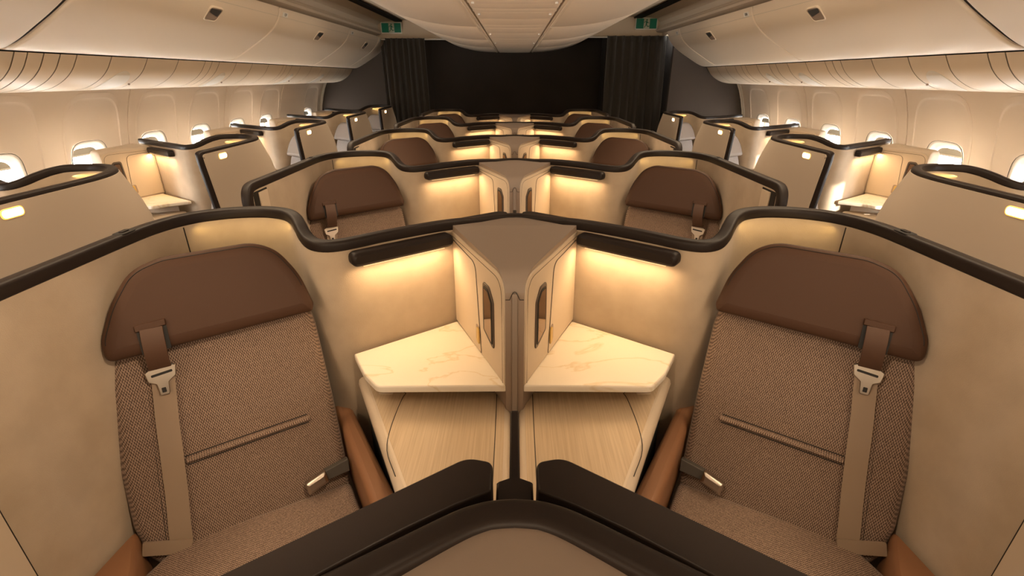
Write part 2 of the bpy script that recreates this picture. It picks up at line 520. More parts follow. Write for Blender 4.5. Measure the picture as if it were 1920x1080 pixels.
        # suite light on the aisle face
        def pill(L_, H2, x0, th, nm, m):
            v, f = slab(round_poly([(-L_, -H2), (L_, -H2), (L_, H2), (-L_, H2)], H2, 6), [(0, 0), (0, th), (.001, th + .0008)],
                        lambda a, b, h: (sx * (x0 - h), 1.455 + a, 1.217 + b - a * .0))
            return mesh(nm, v, f, m, t)
        pill(.038, .0155, 1.5478, .0016, 'light_bezel', 'seatlight_edge')
        pill(.033, .0115, 1.5460, .0016, 'suite_light', 'seatlight')
    # reading lamp bar under the low rim, with a glowing underside
    if kind == 'C': A = Vector((.188 * sx, 1.410)); B = Vector((.478 * sx, 1.188))
    else: A = Vector((2.425 * sx, 2.150)); B = Vector((2.06 * sx, 1.905))
    d = (B - A).normalized(); nn = Vector((-d.y, d.x))
    if nn.y > 0: nn = -nn
    L = (B - A).length
    t0, t1 = .018, min(.325 if kind == 'C' else .345, L - .03)
    out = round_poly([(t0, 1.137), (t1, 1.137), (t1, 1.176), (t0, 1.176)], .019, 6)
    def mp(a, b, h):
        q = A + d * a + nn * (h + .006)
        return (q.x, q.y, b)
    v, f = slab(out, [(0, 0), (0, .024), (.003, .030), (.009, .034)], mp)
    lb = mesh('lamp_bar', v, f, 'rim', t, smooth=50)
    v, f = slab([(t0 + .03, .010), (t1 - .03, .010), (t1 - .03, .030), (t0 + .03, .030)], [(0, 0), (0, .0015)],
                lambda a, b, h: (*(A + d * a + nn * (b + .002)), 1.1364 - h))
    mesh('lamp_strip', v, f, 'lampface', lb)
    tm = (t0 + t1) / 2
    c_ = A + d * tm + nn * .030
    lamps.append((t, c_, d, nn, (t1 - t0) - .04))
    # niche lamp under the high rim
    if kind == 'C': a0, a1, zz = Vector((.64 * sx, 1.315)), Vector((.88 * sx, 1.285)), 1.215
    else: a0, a1, zz = Vector((1.90 * sx, 2.052)), Vector((1.72 * sx, 2.058)), 1.218
    niches.append((t, a0, a1, zz))
    return t

lamps, niches = [], []

def add_lamp_lights(t, base, dy):
    for (tt, c_, d, nn, L) in lamps:
        if tt is base:
            l = bpy.data.lights.new('reading_lamp_light', 'AREA'); l.shape = 'RECTANGLE'; l.size = L; l.size_y = .022
            l.energy = LAMP_W; l.color = (1.0, .66, .34)
            o = bpy.data.objects.new('reading_lamp_light', l); col.objects.link(o)
            z = Vector((nn.x * .25, nn.y * .25, -1)).normalized() * -1      # local +z (light shines along -z)
            x = Vector((d.x, d.y, 0)); y = z.cross(x).normalized(); x = y.cross(z)
            o.matrix_world = Matrix(((x.x, y.x, z.x, c_.x), (x.y, y.y, z.y, c_.y + dy), (x.z, y.z, z.z, 1.1315), (0, 0, 0, 1)))
    for (tt, a0, a1, zz) in niches:
        if tt is base:
            d = (a1 - a0); L = d.length; d.normalize(); c_ = (a0 + a1) / 2
            l = bpy.data.lights.new('niche_lamp_light', 'AREA'); l.shape = 'RECTANGLE'; l.size = L; l.size_y = .008
            l.energy = NICHE_W; l.color = (1.0, .66, .22)
            o = bpy.data.objects.new('niche_lamp_light', l); col.objects.link(o)
            back = Vector((-d.y, d.x));
            if back.y < 0: back = -back
            z = -Vector((back.x * .9, back.y * .9, -1)).normalized(); x = Vector((d.x, d.y, 0)); y = z.cross(x).normalized()
            o.matrix_world = Matrix(((x.x, y.x, z.x, c_.x), (x.y, y.y, z.y, c_.y + dy), (x.z, y.z, z.z, zz), (0, 0, 0, 1)))

LAMP_W = 0.55
NICHE_W = 0.036

# ------------------------------------------------------------------ seats
LEAN = math.radians(18)
def build_seat(h, pale):
    """h = sign of the local x axis for the image-right edge; seat faces local +y"""
    lea = 'paleleather' if pale else 'leather'; fab = 'palefabric' if pale else 'fabric'
    t = empty('reclining_chair')
    Z0 = .555 if pale else .528
    SC = .88 if pale else 1.0
    sl, cl = math.sin(LEAN), math.cos(LEAN)
    def bk(u, w_, off): return (h * u * SC, (-w_ * sl + off * cl) * SC, Z0 + (w_ * cl + off * sl) * SC)
    def cu(u, f_, zz): return (h * u * SC, f_ * SC, Z0 + zz * SC)
    pn = .04 if pale else 0
    # backrest
    o1 = round_poly([(-.255, -.04), (.207, -.04), (.214, .25), (.214, .49), (.17, .62), (-.17, .62), (-.238, .50), (-.256, .43), (-.284 + pn, .22), (-.290 + pn, .08), (-.278 + pn, .0)],
                    [.02, .02, .2, .2, .06, .06, .1, .05, .15, .1, .03], 5)
    mesh('backrest', *slab(o1, [(.012, -.05), (0, -.042), (0, -.018), (.004, -.006), (.012, .001), (.022, .004)], bk), fab, t, smooth=70)
    pts = [bk(u, w_, .0075) for u, w_ in ((-.153, .207), (-.05, .209), (.06, .211), (.138, .212))]
    rd = mesh('lumbar_seam', *tube(catmull(pts, 4), .0075, 8, flat=.7), fab, t)
    for dw in (-.012, .011):
        mesh('groove', *tube(catmull([bk(u, w_ + dw, .0040) for u, w_ in ((-.153, .207), (-.05, .209), (.06, .211), (.135, .212))], 3), .0014, 6), 'dark', rd)
    # headrest
    o2 = round_poly([(-.238, .493), (-.240, .54), (-.206, .615), (-.155, .688), (-.09, .708), (.105, .710), (.155, .682), (.195, .610), (.213, .525), (.206, .505)],
                    [.02, .2, .25, .12, .12, .12, .12, .2, .02, .01], 8)
    hr = mesh('headrest', *slab(o2, [(.01, .004), (0, .012), (0, .040), (.003, .046), (.010, .0505), (.020, .0535), (.028, .0545)], bk), lea, t, smooth=60)
    pin = [q for q in inset(clean(o2), .0085)]
    pin = sorted([q for q in pin if q[1] > .530], key=lambda q: math.atan2(q[1] - .52, q[0]))
    mesh('piping_seam', *tube([bk(u, v_, .0500) for u, v_ in pin], .0010, 5), 'dark', hr)
    def strip(cps, wd, th, f_=bk):
        V = []; Fc = []
        for u, w_, off in cps:
            V += [f_(u - wd / 2, w_, off), f_(u + wd / 2, w_, off), f_(u + wd / 2, w_, off + th), f_(u - wd / 2, w_, off + th)]
        for i in range(len(cps) - 1):
            for k in range(4):
                Fc.append((i * 4 + k, i * 4 + (k + 1) % 4, (i + 1) * 4 + (k + 1) % 4, (i + 1) * 4 + k))
        Fc += [(0, 1, 2, 3), tuple(range(len(V) - 4, len(V)))]
        return V, Fc
    mesh('strap_slot', *slab(round_poly([(-.170, .495), (-.114, .497), (-.112, .566), (-.170, .562)], .003, 3), [(0, .050), (0, .0572)], bk), 'dark', hr)
    mesh('strap_hood', *slab(round_poly([(-.172, .548), (-.111, .552), (-.111, .568), (-.172, .564)], .003, 3), [(0, .052), (0, .060), (.002, .063)], bk), lea, hr)
    mesh('belt_flap', *strip([(-.141, .552, .058), (-.142, .535, .063), (-.144, .500, .062), (-.147, .468, .046), (-.148, .452, .032)], .044, .006), 'paleleather' if pale else 'strapleather', t, bevel=.0015)
    # seat belt
    belt = mesh('seat_belt', *strip([(-.149, .444, .018), (-.151, .42, .014), (-.166, .32, .0105), (-.176, .235, .0105), (-.189, .13, .011), (-.202, .045, .012), (-.207, .0, .006)], .047, .0025), 'webbing', t)
    tg = round_poly([(a - .001, b - .029) for a, b in [(-.181, .476), (-.178, .452), (-.164, .444), (-.162, .415), (-.143, .415), (-.139, .444), (-.122, .456), (-.118, .480), (-.128, .487), (-.17, .482)]], .004, 3)
    mt = mesh('buckle_tongue', *slab(tg, [(0, .019), (0, .023), (.0015, .0245)], bk), 'metal', belt)
    mesh('tongue_slot', *slab(round_poly([(-.158, .392), (-.149, .392), (-.149, .404), (-.158, .404)], .001, 2), [(0, .0235), (0, .0249)], bk), 'dark', mt)
    mesh('tongue_slot', *slab(round_poly([(-.171, .433), (-.128, .437), (-.128, .443), (-.171, .439)], .002, 2), [(0, .0235), (0, .0249)], bk), 'dark', mt)
    # buckle and its dark stalk
    bko = [(.086, .050), (.090, .014), (.147, .032), (.143, .066)]
    bu = mesh('buckle', *slab(round_poly(bko, .006, 4), [(0, .030), (0, .046), (.003, .052), (.009, .055)], bk), 'metal', t)
    mesh('buckle_strap', *slab(round_poly([(.140, .034), (.205, .036), (.208, .072), (.140, .062)], .003, 3), [(0, .022), (0, .040), (.002, .042)], bk), 'darkweb', bu)
    mesh('strap_anchor', *slab(round_poly([(-.276, .052), (-.182, .012), (-.195, -.020), (-.284, .02)], .004, 3), [(0, .012), (0, .017)], bk), 'webbing', belt)
    # cushion
    o3 = round_poly([(-.215, -.02), (.204, .012), (.200, .12), (.172, .50), (-.27, .50), (-.300 + pn, .34), (-.295 + pn, .045)], [.02, .015, .05, .05, .05, .08, .02], 5)
    mesh('cushion', *slab(o3, [(.01, -.135), (0, -.12), (0, -.018), (.004, -.007), (.012, 0), (.018, .002)], cu), fab, t, smooth=70)
    # armrests, base
    o4 = round_poly([(.224, -.19), (.272, -.19), (.262, .26), (.250, .50), (.186, .50), (.204, .20)], [.01, .01, .1, .02, .02, .1], 4)
    ar = .121
    mesh('armrest', *slab(o4, [(.004, -.06), (0, -.05), (0, ar), (.003, ar + .012), (.010, ar + .019), (.018, ar + .021)], cu), 'armleather', t, smooth=60)
    o5 = round_poly([(-.283, -.045), (-.284, .08), (-.300, .28), (-.450, .200), (-.372, .070)], [.01, .02, .03, .02, .02], 3)
    if pale: o5 = [(a * .9 - .0, b) for a, b in o5]
    mesh('armrest', *slab(o5, [(0, -.1), (0, .054), (.003, .066), (.008, .072)], cu), 'armleather', t, smooth=60)
    v1 = boxvf(-.17, .15, .04, .42, .005, Z0 - .13)
    mesh('seat_base', *v1, 'charcoal', t, bevel=.01)
    return t

# ------------------------------------------------------------------ consoles
def poly_side(poly, side, ox=0.0, oy=0.0, kind='C'):
    if kind == 'C': return [(a * side, y) for a, y in poly]
    return [((2.588 - a) * side, y + .72) for a, y in poly]

def build_console(kind, side):
    t = empty('side_console')
    S = lambda poly: poly_side(poly, side, kind=kind)
    # marble top
    mo = round_poly([(.0165, 1.040), (.355, 1.036), (.405, 1.095), (.462, 1.196), (.192, 1.398), (.184, 1.398)], [.008, .030, .02, .003, .002, .002], 6)
    if kind == 'W':
        mo = round_poly([(.020, 1.040), (.355, 1.036), (.405, 1.095), (.512, 1.172), (.192, 1.386), (.184, 1.386)], [.008, .030, .02, .003, .002, .002], 6)
    v, f = slab(S(mo), [(.004, 0), (0, .003), (0, .016), (.0015, .0195), (.004, .0208)], lambda a, b, h: (a, b, .849 + h))
    mesh('marble_top', v, f, 'marble', t, smooth=50)
    # cream plinth below the marble
    v, f = slab(S([(.02, 1.14), (.30, 1.14), (.40, 1.20), (.193, 1.37 if kind == 'W' else 1.39), (.185, 1.37 if kind == 'W' else 1.39)]), [(0, 0), (0, .062)], lambda a, b, h: (a, b, .789 + h))
    mesh('plinth', v, f, 'cream', t)
    # wooden shelf
    so_ = round_poly([(.0105, 1.20), (.448, 1.20), (.459, 1.186), (.132, .52), (.0105, .52)], [.002, .006, .01, .05, .01], 5)
    if kind == 'W': so_ = [(max(a, -.10), y) for a, y in so_]
    v, f = slab(S(so_), [(.012, 0), (.002, .008), (0, .022), (.003, .034), (.009, .041), (.018, .0455)], lambda a, b, h: (a, b, .7545 + h))
    mesh('shelf_edge', v, f, 'cream', t, smooth=50)
    wt = inset(so_, .020)
    wt = [(max(.0135, a - .004) if kind == 'C' else a, y) for a, y in wt]
    v, f = slab(S(wt), [(0, 0), (0, .0012), (.001, .0018)], lambda a, b, h: (a, b, .7990 + h))
    mesh('shelf', v, f, 'wood', t)
    # lid seam: a fine dark line round the lid
    lid = [(.047, .62), (.049, 1.095), (.058, 1.108), (.285, 1.110), (.300, 1.100), (.306, 1.06), (.308, .96), (.298, .88), (.26, .80)]
    lid = catmull([Vector((a, y, 0)) for a, y in lid], 4)
    pts = [Vector((*S([(q.x, q.y)])[0], .8010)) for q in lid]
    mesh('lid_seam', *tube(pts, .0011, 5, flat=.4), 'dark', t)
    v, f = slab(S(round_poly([(.345, 1.108), (.372, 1.135), (.352, 1.142), (.318, 1.118), (.322, 1.108)], .005, 4)) if False else S(round_poly([(.335, 1.098), (.375, 1.098), (.375, 1.110), (.335, 1.110)], .006, 5)),
                [(0, 0), (.0, .0012), (.001, .0018)], lambda a, b, h: (a, b, .8005 + h))
    mesh('shelf_button', v, f, 'cream', t)
    # dark cabinet body below the shelf
    v, f = slab(S(inset(so_, .016)), [(0, 0), (0, .750)], lambda a, b, h: (a, b, .005 + h))
    mesh('cabinet_body', v, f, 'charcoal', t)
    return t

SIDE_A, SIDE_B = Vector((.188, 1.408)), Vector((.0225, 1.036))
def side_faces(parent, sgn, xform, grey, so=0.0, dw=0.0, cut=0.0):
    """cream face with door, latch and mirror slot on one side of the storage cabinet"""
    d = (SIDE_B - SIDE_A).normalized(); L = (SIDE_B - SIDE_A).length - cut
    n = Vector((d.y, -d.x))
    if n.x < 0: n = -n          # away from the centre
    def mp(a, b, h):
        q = SIDE_A + d * a + n * h
        return xform(q.x, q.y, b)
    zt = 1.172
    fo = round_poly([(.0, .872), (L - .003, .872), (L - .003, zt), (.0, zt)], [.002, .004, .055, .002], 10)
    face = mesh('side_face', *slab(fo, [(0, -.006), (0, .001), (.0012, .0022), (.003, .0026)], mp), 'cream', parent, smooth=40)
    # inner frame lip
    fo2 = [(a, b) for a, b in round_poly([(.004, zt - .014), (L - .016, zt - .014), (L - .016, .872)], [0, .048, 0], 10)]
    mesh('frame_seam', *tube([mp(a, b, .0024) for a, b in fo2], .0009, 5), 'dark', parent)
    do = round_poly([(.006, .876), (.236 - dw, .876), (.208 - dw, zt - .032), (.012, zt - .024)], [.002, .004, .035, .002], 8)
    dr = mesh('cabinet_door', *slab(do, [(0, .0), (0, .0040), (.0012, .0048)], mp), 'cream', parent, smooth=40)
    mesh('door_seam', *tube([mp(a, b, .0030) for a, b in do], .0012, 5, closed=True), 'dark', dr)
    lo = round_poly([(a - dw, b) for a, b in [(.200, .905), (.230, .899), (.230, .958), (.203, .958)]], .010, 5)
    lt = mesh('latch_recess', *slab(lo, [(0, .004), (0, .0054), (.001, .0056)], mp), 'postgrey', dr)
    lo2 = round_poly([(a - dw, b) for a, b in [(.211, .904), (.231, .900), (.231, .953), (.213, .953)]], .008, 5)
    mesh('latch', *slab(lo2, [(0, .005), (0, .0076), (.0012, .0085)], mp), 'gold', dr)
    mo = round_poly([(a - so, b) for a, b in [(.262, .968), (.340, .938), (.340, 1.080), (.312, 1.112), (.266, 1.112)]], [.010, .014, .02, .02, .014], 6)
    mf = mesh('slot_frame', *slab(mo, [(0, .002), (0, .0045), (.0018, .0058)], mp), 'slotgrey', parent)
    mi = round_poly([(a - so, b) for a, b in [(.271, .972), (.334, .950), (.334, 1.078), (.309, 1.103), (.274, 1.103)]], [.010, .010, .015, .015, .010], 6)
    mesh('slot_rim', *slab(mi, [(0, .004), (0, .0068), (.001, .0074)], mp), 'dark', mf)
    mesh('mirror', *slab(inset(mi, .006), [(0, .006), (0, .0080)], mp), 'mirror', mf)

def build_monument():
    """storage cabinet on the centreline, shared by the pair"""
    t = empty('storage_cabinet')
    L = (SIDE_B - SIDE_A).length
    prof = [(0, 1.190), (L * .35, 1.186), (L * .7, 1.182), (L - .060, 1.179)]
    for k in range(1, 9):
        a = k / 8 * PI / 2
        prof.append((L - .060 + .058 * math.sin(a), 1.121 + .058 * math.cos(a)))
    prof += [(L - .002, 1.05), (L - .002, .95), (L - .002, .87), (L - .002, .003)]
    d = (SIDE_B - SIDE_A).normalized()
    V = []; Fc = []; K = 7; fm = []
    for a, z in prof:
        q = SIDE_A + d * a
        for k in range(K):
            V.append(((-1 + 2 * k / (K - 1)) * (q.x - .001), q.y, z))
    for i in range(len(prof) - 1):
        for k in range(K - 1):
            Fc.append((i * K + k, i * K + k + 1, (i + 1) * K + k + 1, (i + 1) * K + k)); fm.append(0 if prof[i + 1][1] > 1.128 else 1)
    # rear of the top up to the rim
    back = [(-.150, 1.436), (-.105, 1.467), (-.062, 1.501), (-.03, 1.516), (-.012, 1.520), (0, 1.521), (.012, 1.520), (.03, 1.516), (.062, 1.501), (.105, 1.467), (.150, 1.436)]
    b0 = len(V); V += [(x, y, 1.184) for x, y in back]
    Fc.append(tuple([k for k in range(K)][::-1] + [b0 + k for k in range(len(back))])); fm.append(0)
    # bottom closing, sides
    b1 = len(V); V += [(x, y, .003) for x, y in back]
    s0 = len(V); V += [(-.187, 1.408, .003), (.187, 1.408, .003)]
    for k in range(len(back) - 1):
        Fc.append((b0 + k, b0 + k + 1, b1 + k + 1, b1 + k)); fm.append(1)
    Fc.append((0, b0, b1, s0)); fm.append(1)
    Fc.append((K - 1, b0 + len(back) - 1, b1 + len(back) - 1, s0 + 1)); fm.append(1)
    left = [i * K for i in range(len(prof))]; right = [i * K + K - 1 for i in range(len(prof))]
    Fc.append(tuple(left + [s0])); fm.append(1)
    Fc.append(tuple(right + [s0 + 1])); fm.append(1)
    mesh('cabinet_body', V, Fc, None, t, smooth=35, mats=['topgrey', 'postgrey'], fm=fm)
    for s in (-1, 1):
        side_faces(t, s, lambda x, y, z, s=s: (x * s, y, z), True)
    y0 = 1.036
    v, f = slab(round_poly([(-.0065, .60), (.0065, .60), (.0065, 1.132), (-.0065, 1.132)], [0, 0, .006, .006], 5), [(0, 0), (0, .003), (.001, .004)], lambda a, b, h: (a, y0 - h - .0015 if b < 1.12 else y0 - h + .001, b))
    mesh('front_strip', v, f, 'topgrey', t)
    mesh('cap_seam', *tube([(-.022, y0 - .0005, 1.116), (-.012, y0 - .0008, 1.116), (-.008, y0 - .0008, 1.126), (-.004, y0 + .0005, 1.134), (0, y0 + .001, 1.136), (.004, y0 + .0005, 1.134), (.008, y0 - .0008, 1.126), (.012, y0 - .0008, 1.116), (.022, y0 - .0005, 1.116)], .0009, 5), 'dark', t)
    return t

def build_window_cabinet(side):
    t = empty('storage_cabinet')
    X = lambda x, y, z: ((2.588 - x) * side, y + .72 , z)
    body = [(.188, 1.395), (.0225, 1.036), (-.02, 1.03), (-.16, 1.20), (-.16, 1.63), (.186, 1.402)]
    body = [(.187, 1.400), (.0620, 1.1235), (.048, 1.120), (-.004, 1.132), (-.012, 1.150), (-.006, 1.500), (.06, 1.482)]
    # follow the inside of the low rim
    pts = [((2.588 - a) * side, y + .72) for a, y in body]
    v, f = slab(pts, [(0, 0), (0, 1.150), (.003, 1.170), (.009, 1.180), (.018, 1.184)], lambda a, b, h: (a, b, .004 + h))
    mesh('cabinet_body', v, f, 'cream', t, smooth=50)
    side_faces(t, 1, X, False, .058, .038, .092)
    return t

def build_monitor(kind, side):
    """screen hung on the aft side of the low shell wall"""
    t = empty('video_monitor')
    if kind == 'C':
        poly = [(.026, 1.572), (.065, 1.552), (.113, 1.522), (.160, 1.489), (.207, 1.455), (.33, 1.368), (.462, 1.277), (.490, 1.322), (.26, 1.482), (.058, 1.624), (.026, 1.616)]
        A, B = Vector((.058, 1.624)), Vector((.490, 1.322))
    else:
        poly = [(2.50, 2.252), (2.38, 2.171), (2.24, 2.076), (2.085, 1.970), (2.057, 2.018), (2.48, 2.300)]
        A, B = Vector((2.49, 2.312)), Vector((2.057, 2.018))
    d = (B - A).normalized(); n = Vector((-d.y, d.x))
    if n.y < 0: n = -n
    L = (B - A).length
    def mp(a, b, h):
        q = A + d * a + n * (h + .006)
        return (q.x * side, q.y, b)
    v, f = prism([(x * side, y) for x, y in round_poly(poly, [.004 if kind == 'C' else .012] + [.0] * (len(poly) - 4) + [.015, .015, .03][:3], 6)], .83, 1.176)
    if kind == 'C': v, f = prism([(x * side, y) for x, y in round_poly(poly, [.004, 0, 0, 0, 0, 0, .004, .02, 0, .03, .012], 6)], .83, 1.178)
    mesh('housing', v, f, 'rim', t, bevel=.004)
    v, f = slab(round_poly([(.014, .850), (L - .014, .850), (L - .014, 1.150), (.014, 1.150)], .006, 4), [(0, -.007), (0, -.004)], mp)
    mesh('screen', v, f, 'screen', t)
    return t

def build_divider():
    t = empty('privacy_divider')
    cap = round_poly([(-.022, 1.558), (.022, 1.558), (.022, 1.612), (0, 1.622), (-.022, 1.612)], .003, 3)
    mesh('cap', *slab(cap, [(0, .70), (0, 1.148), (.003, 1.152)], lambda a, b, h: (a, b, h)), 'rim', t)
    bl = round_poly([(1.615, .81), (1.755, .81), (1.755, 1.150), (1.615, 1.150)], [0, .004, .012, 0], 5)
    mesh('blade', *slab(bl, [(.002, -.0065), (0, -.0045), (0, .0045), (.002, .0065)], lambda a, b, h: (h, a, b)), 'rim', t)
    return t

# ------------------------------------------------------------------ place the suites
SW = {-1: 'left', 1: 'right'}
crow = ['foreground at bottom edge', 'nearest full row', 'second row back', 'third row back', 'fourth row back', 'last row at back']
wrow = ['nearest, cut by picture edge', 'second from the camera', 'third from the camera', 'fourth from the camera', 'fifth from the camera']
LAMPFAR = []
ROWS_C = range(0, 6)
def place(base, first, dy, name=None):
    o = base if first else copy_tree(base)
    o.location = Vector(base_loc[base.name]) + Vector((0, dy, 0))
    return o
base_loc = {}

for s in (-1, 1):
    sd_ = SW[s]
    sh = build_shell('C', s); base_loc[sh.name] = (0, 0, 0)
    for k in ROWS_C:
        o = place(sh, k == 1, (k - 1) * PITCHY) if k != 1 else sh
        tag(o, f'dark-rimmed beige suede shell, {sd_} centre suite, {crow[k]}', 'seat shell', 'centre suite shells')
        add_lamp_lights(o, sh, (k - 1) * PITCHY)
    mo = build_monitor('C', s); base_loc[mo.name] = (0, 0, 0)
    for k in ROWS_C:
        o = mo if k == 1 else place(mo, False, (k - 1) * PITCHY)
        tag(o, f'dark monitor housing behind the rim, {sd_} centre suite, {crow[k]}', 'monitor', 'centre suite monitors')
    st = build_seat(-1 if s < 0 else 1, False)
    loc = (s * .655, .960, 0); rz = math.radians(213 if s < 0 else 147)
    st.location = loc; st.rotation_euler = (0, 0, rz); base_loc[st.name] = loc
    cn = build_console('C', s); base_loc[cn.name] = (0, 0, 0)
    for k in range(1, 6):
        o = st if k == 1 else place(st, False, (k - 1) * PITCHY)
        tag(o, f'tweed seat with brown leather headrest and belt, {sd_} centre suite, {crow[k]}', 'seat', 'centre suite seats')
        o = cn if k == 1 else place(cn, False, (k - 1) * PITCHY)
        tag(o, f'marble-topped side console with wooden shelf, {sd_} centre suite, {crow[k]}', 'console', 'centre suite consoles')
mn = build_monument(); base_loc[mn.name] = (0, 0, 0)
dv = build_divider(); base_loc[dv.name] = (0, 0, 0)
dv_rows = range(0, 5)
for k in ROWS_C:
    o = mn if k == 1 else place(mn, False, (k - 1) * PITCHY)
    tag(o, f'wedge-shaped storage cabinet with taupe top between the centre suites, {crow[k]}', 'cabinet', 'centre storage cabinets')
    if k in dv_rows:
        dy = (k - 1) * PITCHY
        o = dv if k == 1 else place(dv, False, dy)
        tag(o, f'thin dark divider blade between the centre monitors, {crow[k]}', 'divider', 'centre divider blades')

for s in (-1, 1):
    sd_ = SW[s]; n = 5 if s < 0 else 4
    sh = build_shell('W', s); base_loc[sh.name] = (0, 0, 0)
    st = build_seat(1 if s < 0 else -1, True)
    loc = (s * 1.830, 1.690, 0); rz = math.radians(149 if s < 0 else 211)
    st.location = loc; st.rotation_euler = (0, 0, rz); base_loc[st.name] = loc
    cn = build_console('W', s); base_loc[cn.name] = (0, 0, 0)
    cb = build_window_cabinet(s); base_loc[cb.name] = (0, 0, 0)
    mo = build_monitor('W', s); base_loc[mo.name] = (0, 0, 0)
    for k in range(n):
        dy = k * PITCHY; P_ = lambda b: b if k == 0 else place(b, False, dy)
        o = P_(sh); add_lamp_lights(o, sh, dy)
        tag(o, f'dark-rimmed shell with small lit pill light, {sd_} window suites, {wrow[k]}', 'seat shell', f'{sd_} window suite shells')
        tag(P_(st), f'pale grey seat behind its aisle wall, {sd_} window suites, {wrow[k]}', 'seat', f'{sd_} window suite seats')
        tag(P_(cn), f'marble-topped console below the windows, {sd_} window suites, {wrow[k]}', 'console', f'{sd_} window suite consoles')
        tag(P_(cb), f'cream storage cabinet against the cabin sidewall, {sd_} window suites, {wrow[k]}', 'cabinet', f'{sd_} window storage cabinets')
        tag(P_(mo), f'dark monitor housing behind the low rim, {sd_} window suites, {wrow[k]}', 'monitor', f'{sd_} window suite monitors')

# ------------------------------------------------------------------ cabin: sidewalls with windows
Y0 = -1.8
WPROF = [(0.0, 2.84), (.4, 2.885), (.7, 2.90), (.95, 2.893), (1.10, 2.876), (1.22, 2.853), (1.35, 2.815), (1.45, 2.777), (1.508, 2.748), (1.56, 2.72)]
def wx(z):
    for (z0, x0), (z1, x1) in zip(WPROF, WPROF[1:]):
        if z <= z1: return x0 + (x1 - x0) * (z - z0) / (z1 - z0)
    return WPROF[-1][1]
def sup(a, b, n=4): return (abs(a) ** n + abs(b) ** n) ** (1 / n)
WZ = .995
RH, RN = .236, 4.6
def rsup(dy, z):
    a = (dy - .015) / RH; b = (z - .98) / .495 if z > .98 else (z - .98) / .40
    return sup(a, b, RN)
def rx(z):
    return wx(z) + .009 + .027 * min(1, max(0, (1.475 - z) / .26))
def build_wall(side, wins, seams, yend, name):
    ys = sorted(set([round(Y0 + i * .0145, 4) for i in range(int((yend - Y0) / .0145) + 1)] + [yend] + [round(q + d_, 4) for q in seams for d_ in (-.005, -.0035, .0035, .005)]))
    zs = [0, .2, .4, .5, .56] + [round(.60 + i * .0145, 4) for i in range(int((1.56 - .60) / .0145) + 1)] + [1.575]
    V = []; Fc = []; nz = len(zs)
    for y in ys:
        sm = any(abs(y - q) <= .0036 for q in seams)
        for z in zs:
            x = wx(z) + (.012 if sm else 0)
            V.append((side * x, y, z))
    for i in range(len(ys) - 1):
        for k in range(nz - 1):
            yc_, zc = (ys[i] + ys[i + 1]) / 2, (zs[k] + zs[k + 1]) / 2
            if any(rsup(yc_ - q, zc) < 1.03 for q in wins): continue
            Fc.append((i * nz + k, i * nz + k + 1, (i + 1) * nz + k + 1, (i + 1) * nz + k))
    o = mesh(name, V, Fc, 'wall', None, smooth=40); tag(o, kind='structure')
    return o
winL = [-.43, .205, .84, 1.475, 2.115, 2.755, 3.395, 4.03, 4.67, 5.31, 5.95, 7.19]
winR = [-.43, .205, .84, 1.46, 2.09, 2.72, 3.355, 3.99, 4.64, 5.30, 5.955]
build_wall(-1, winL, [-.1, 1.17, 2.44, 3.724, 5.003, 6.233], 7.62, 'wall_left')
build_wall(1, winR, [-.1, 1.15, 2.40, 3.665, 4.968], 6.42, 'wall_right')

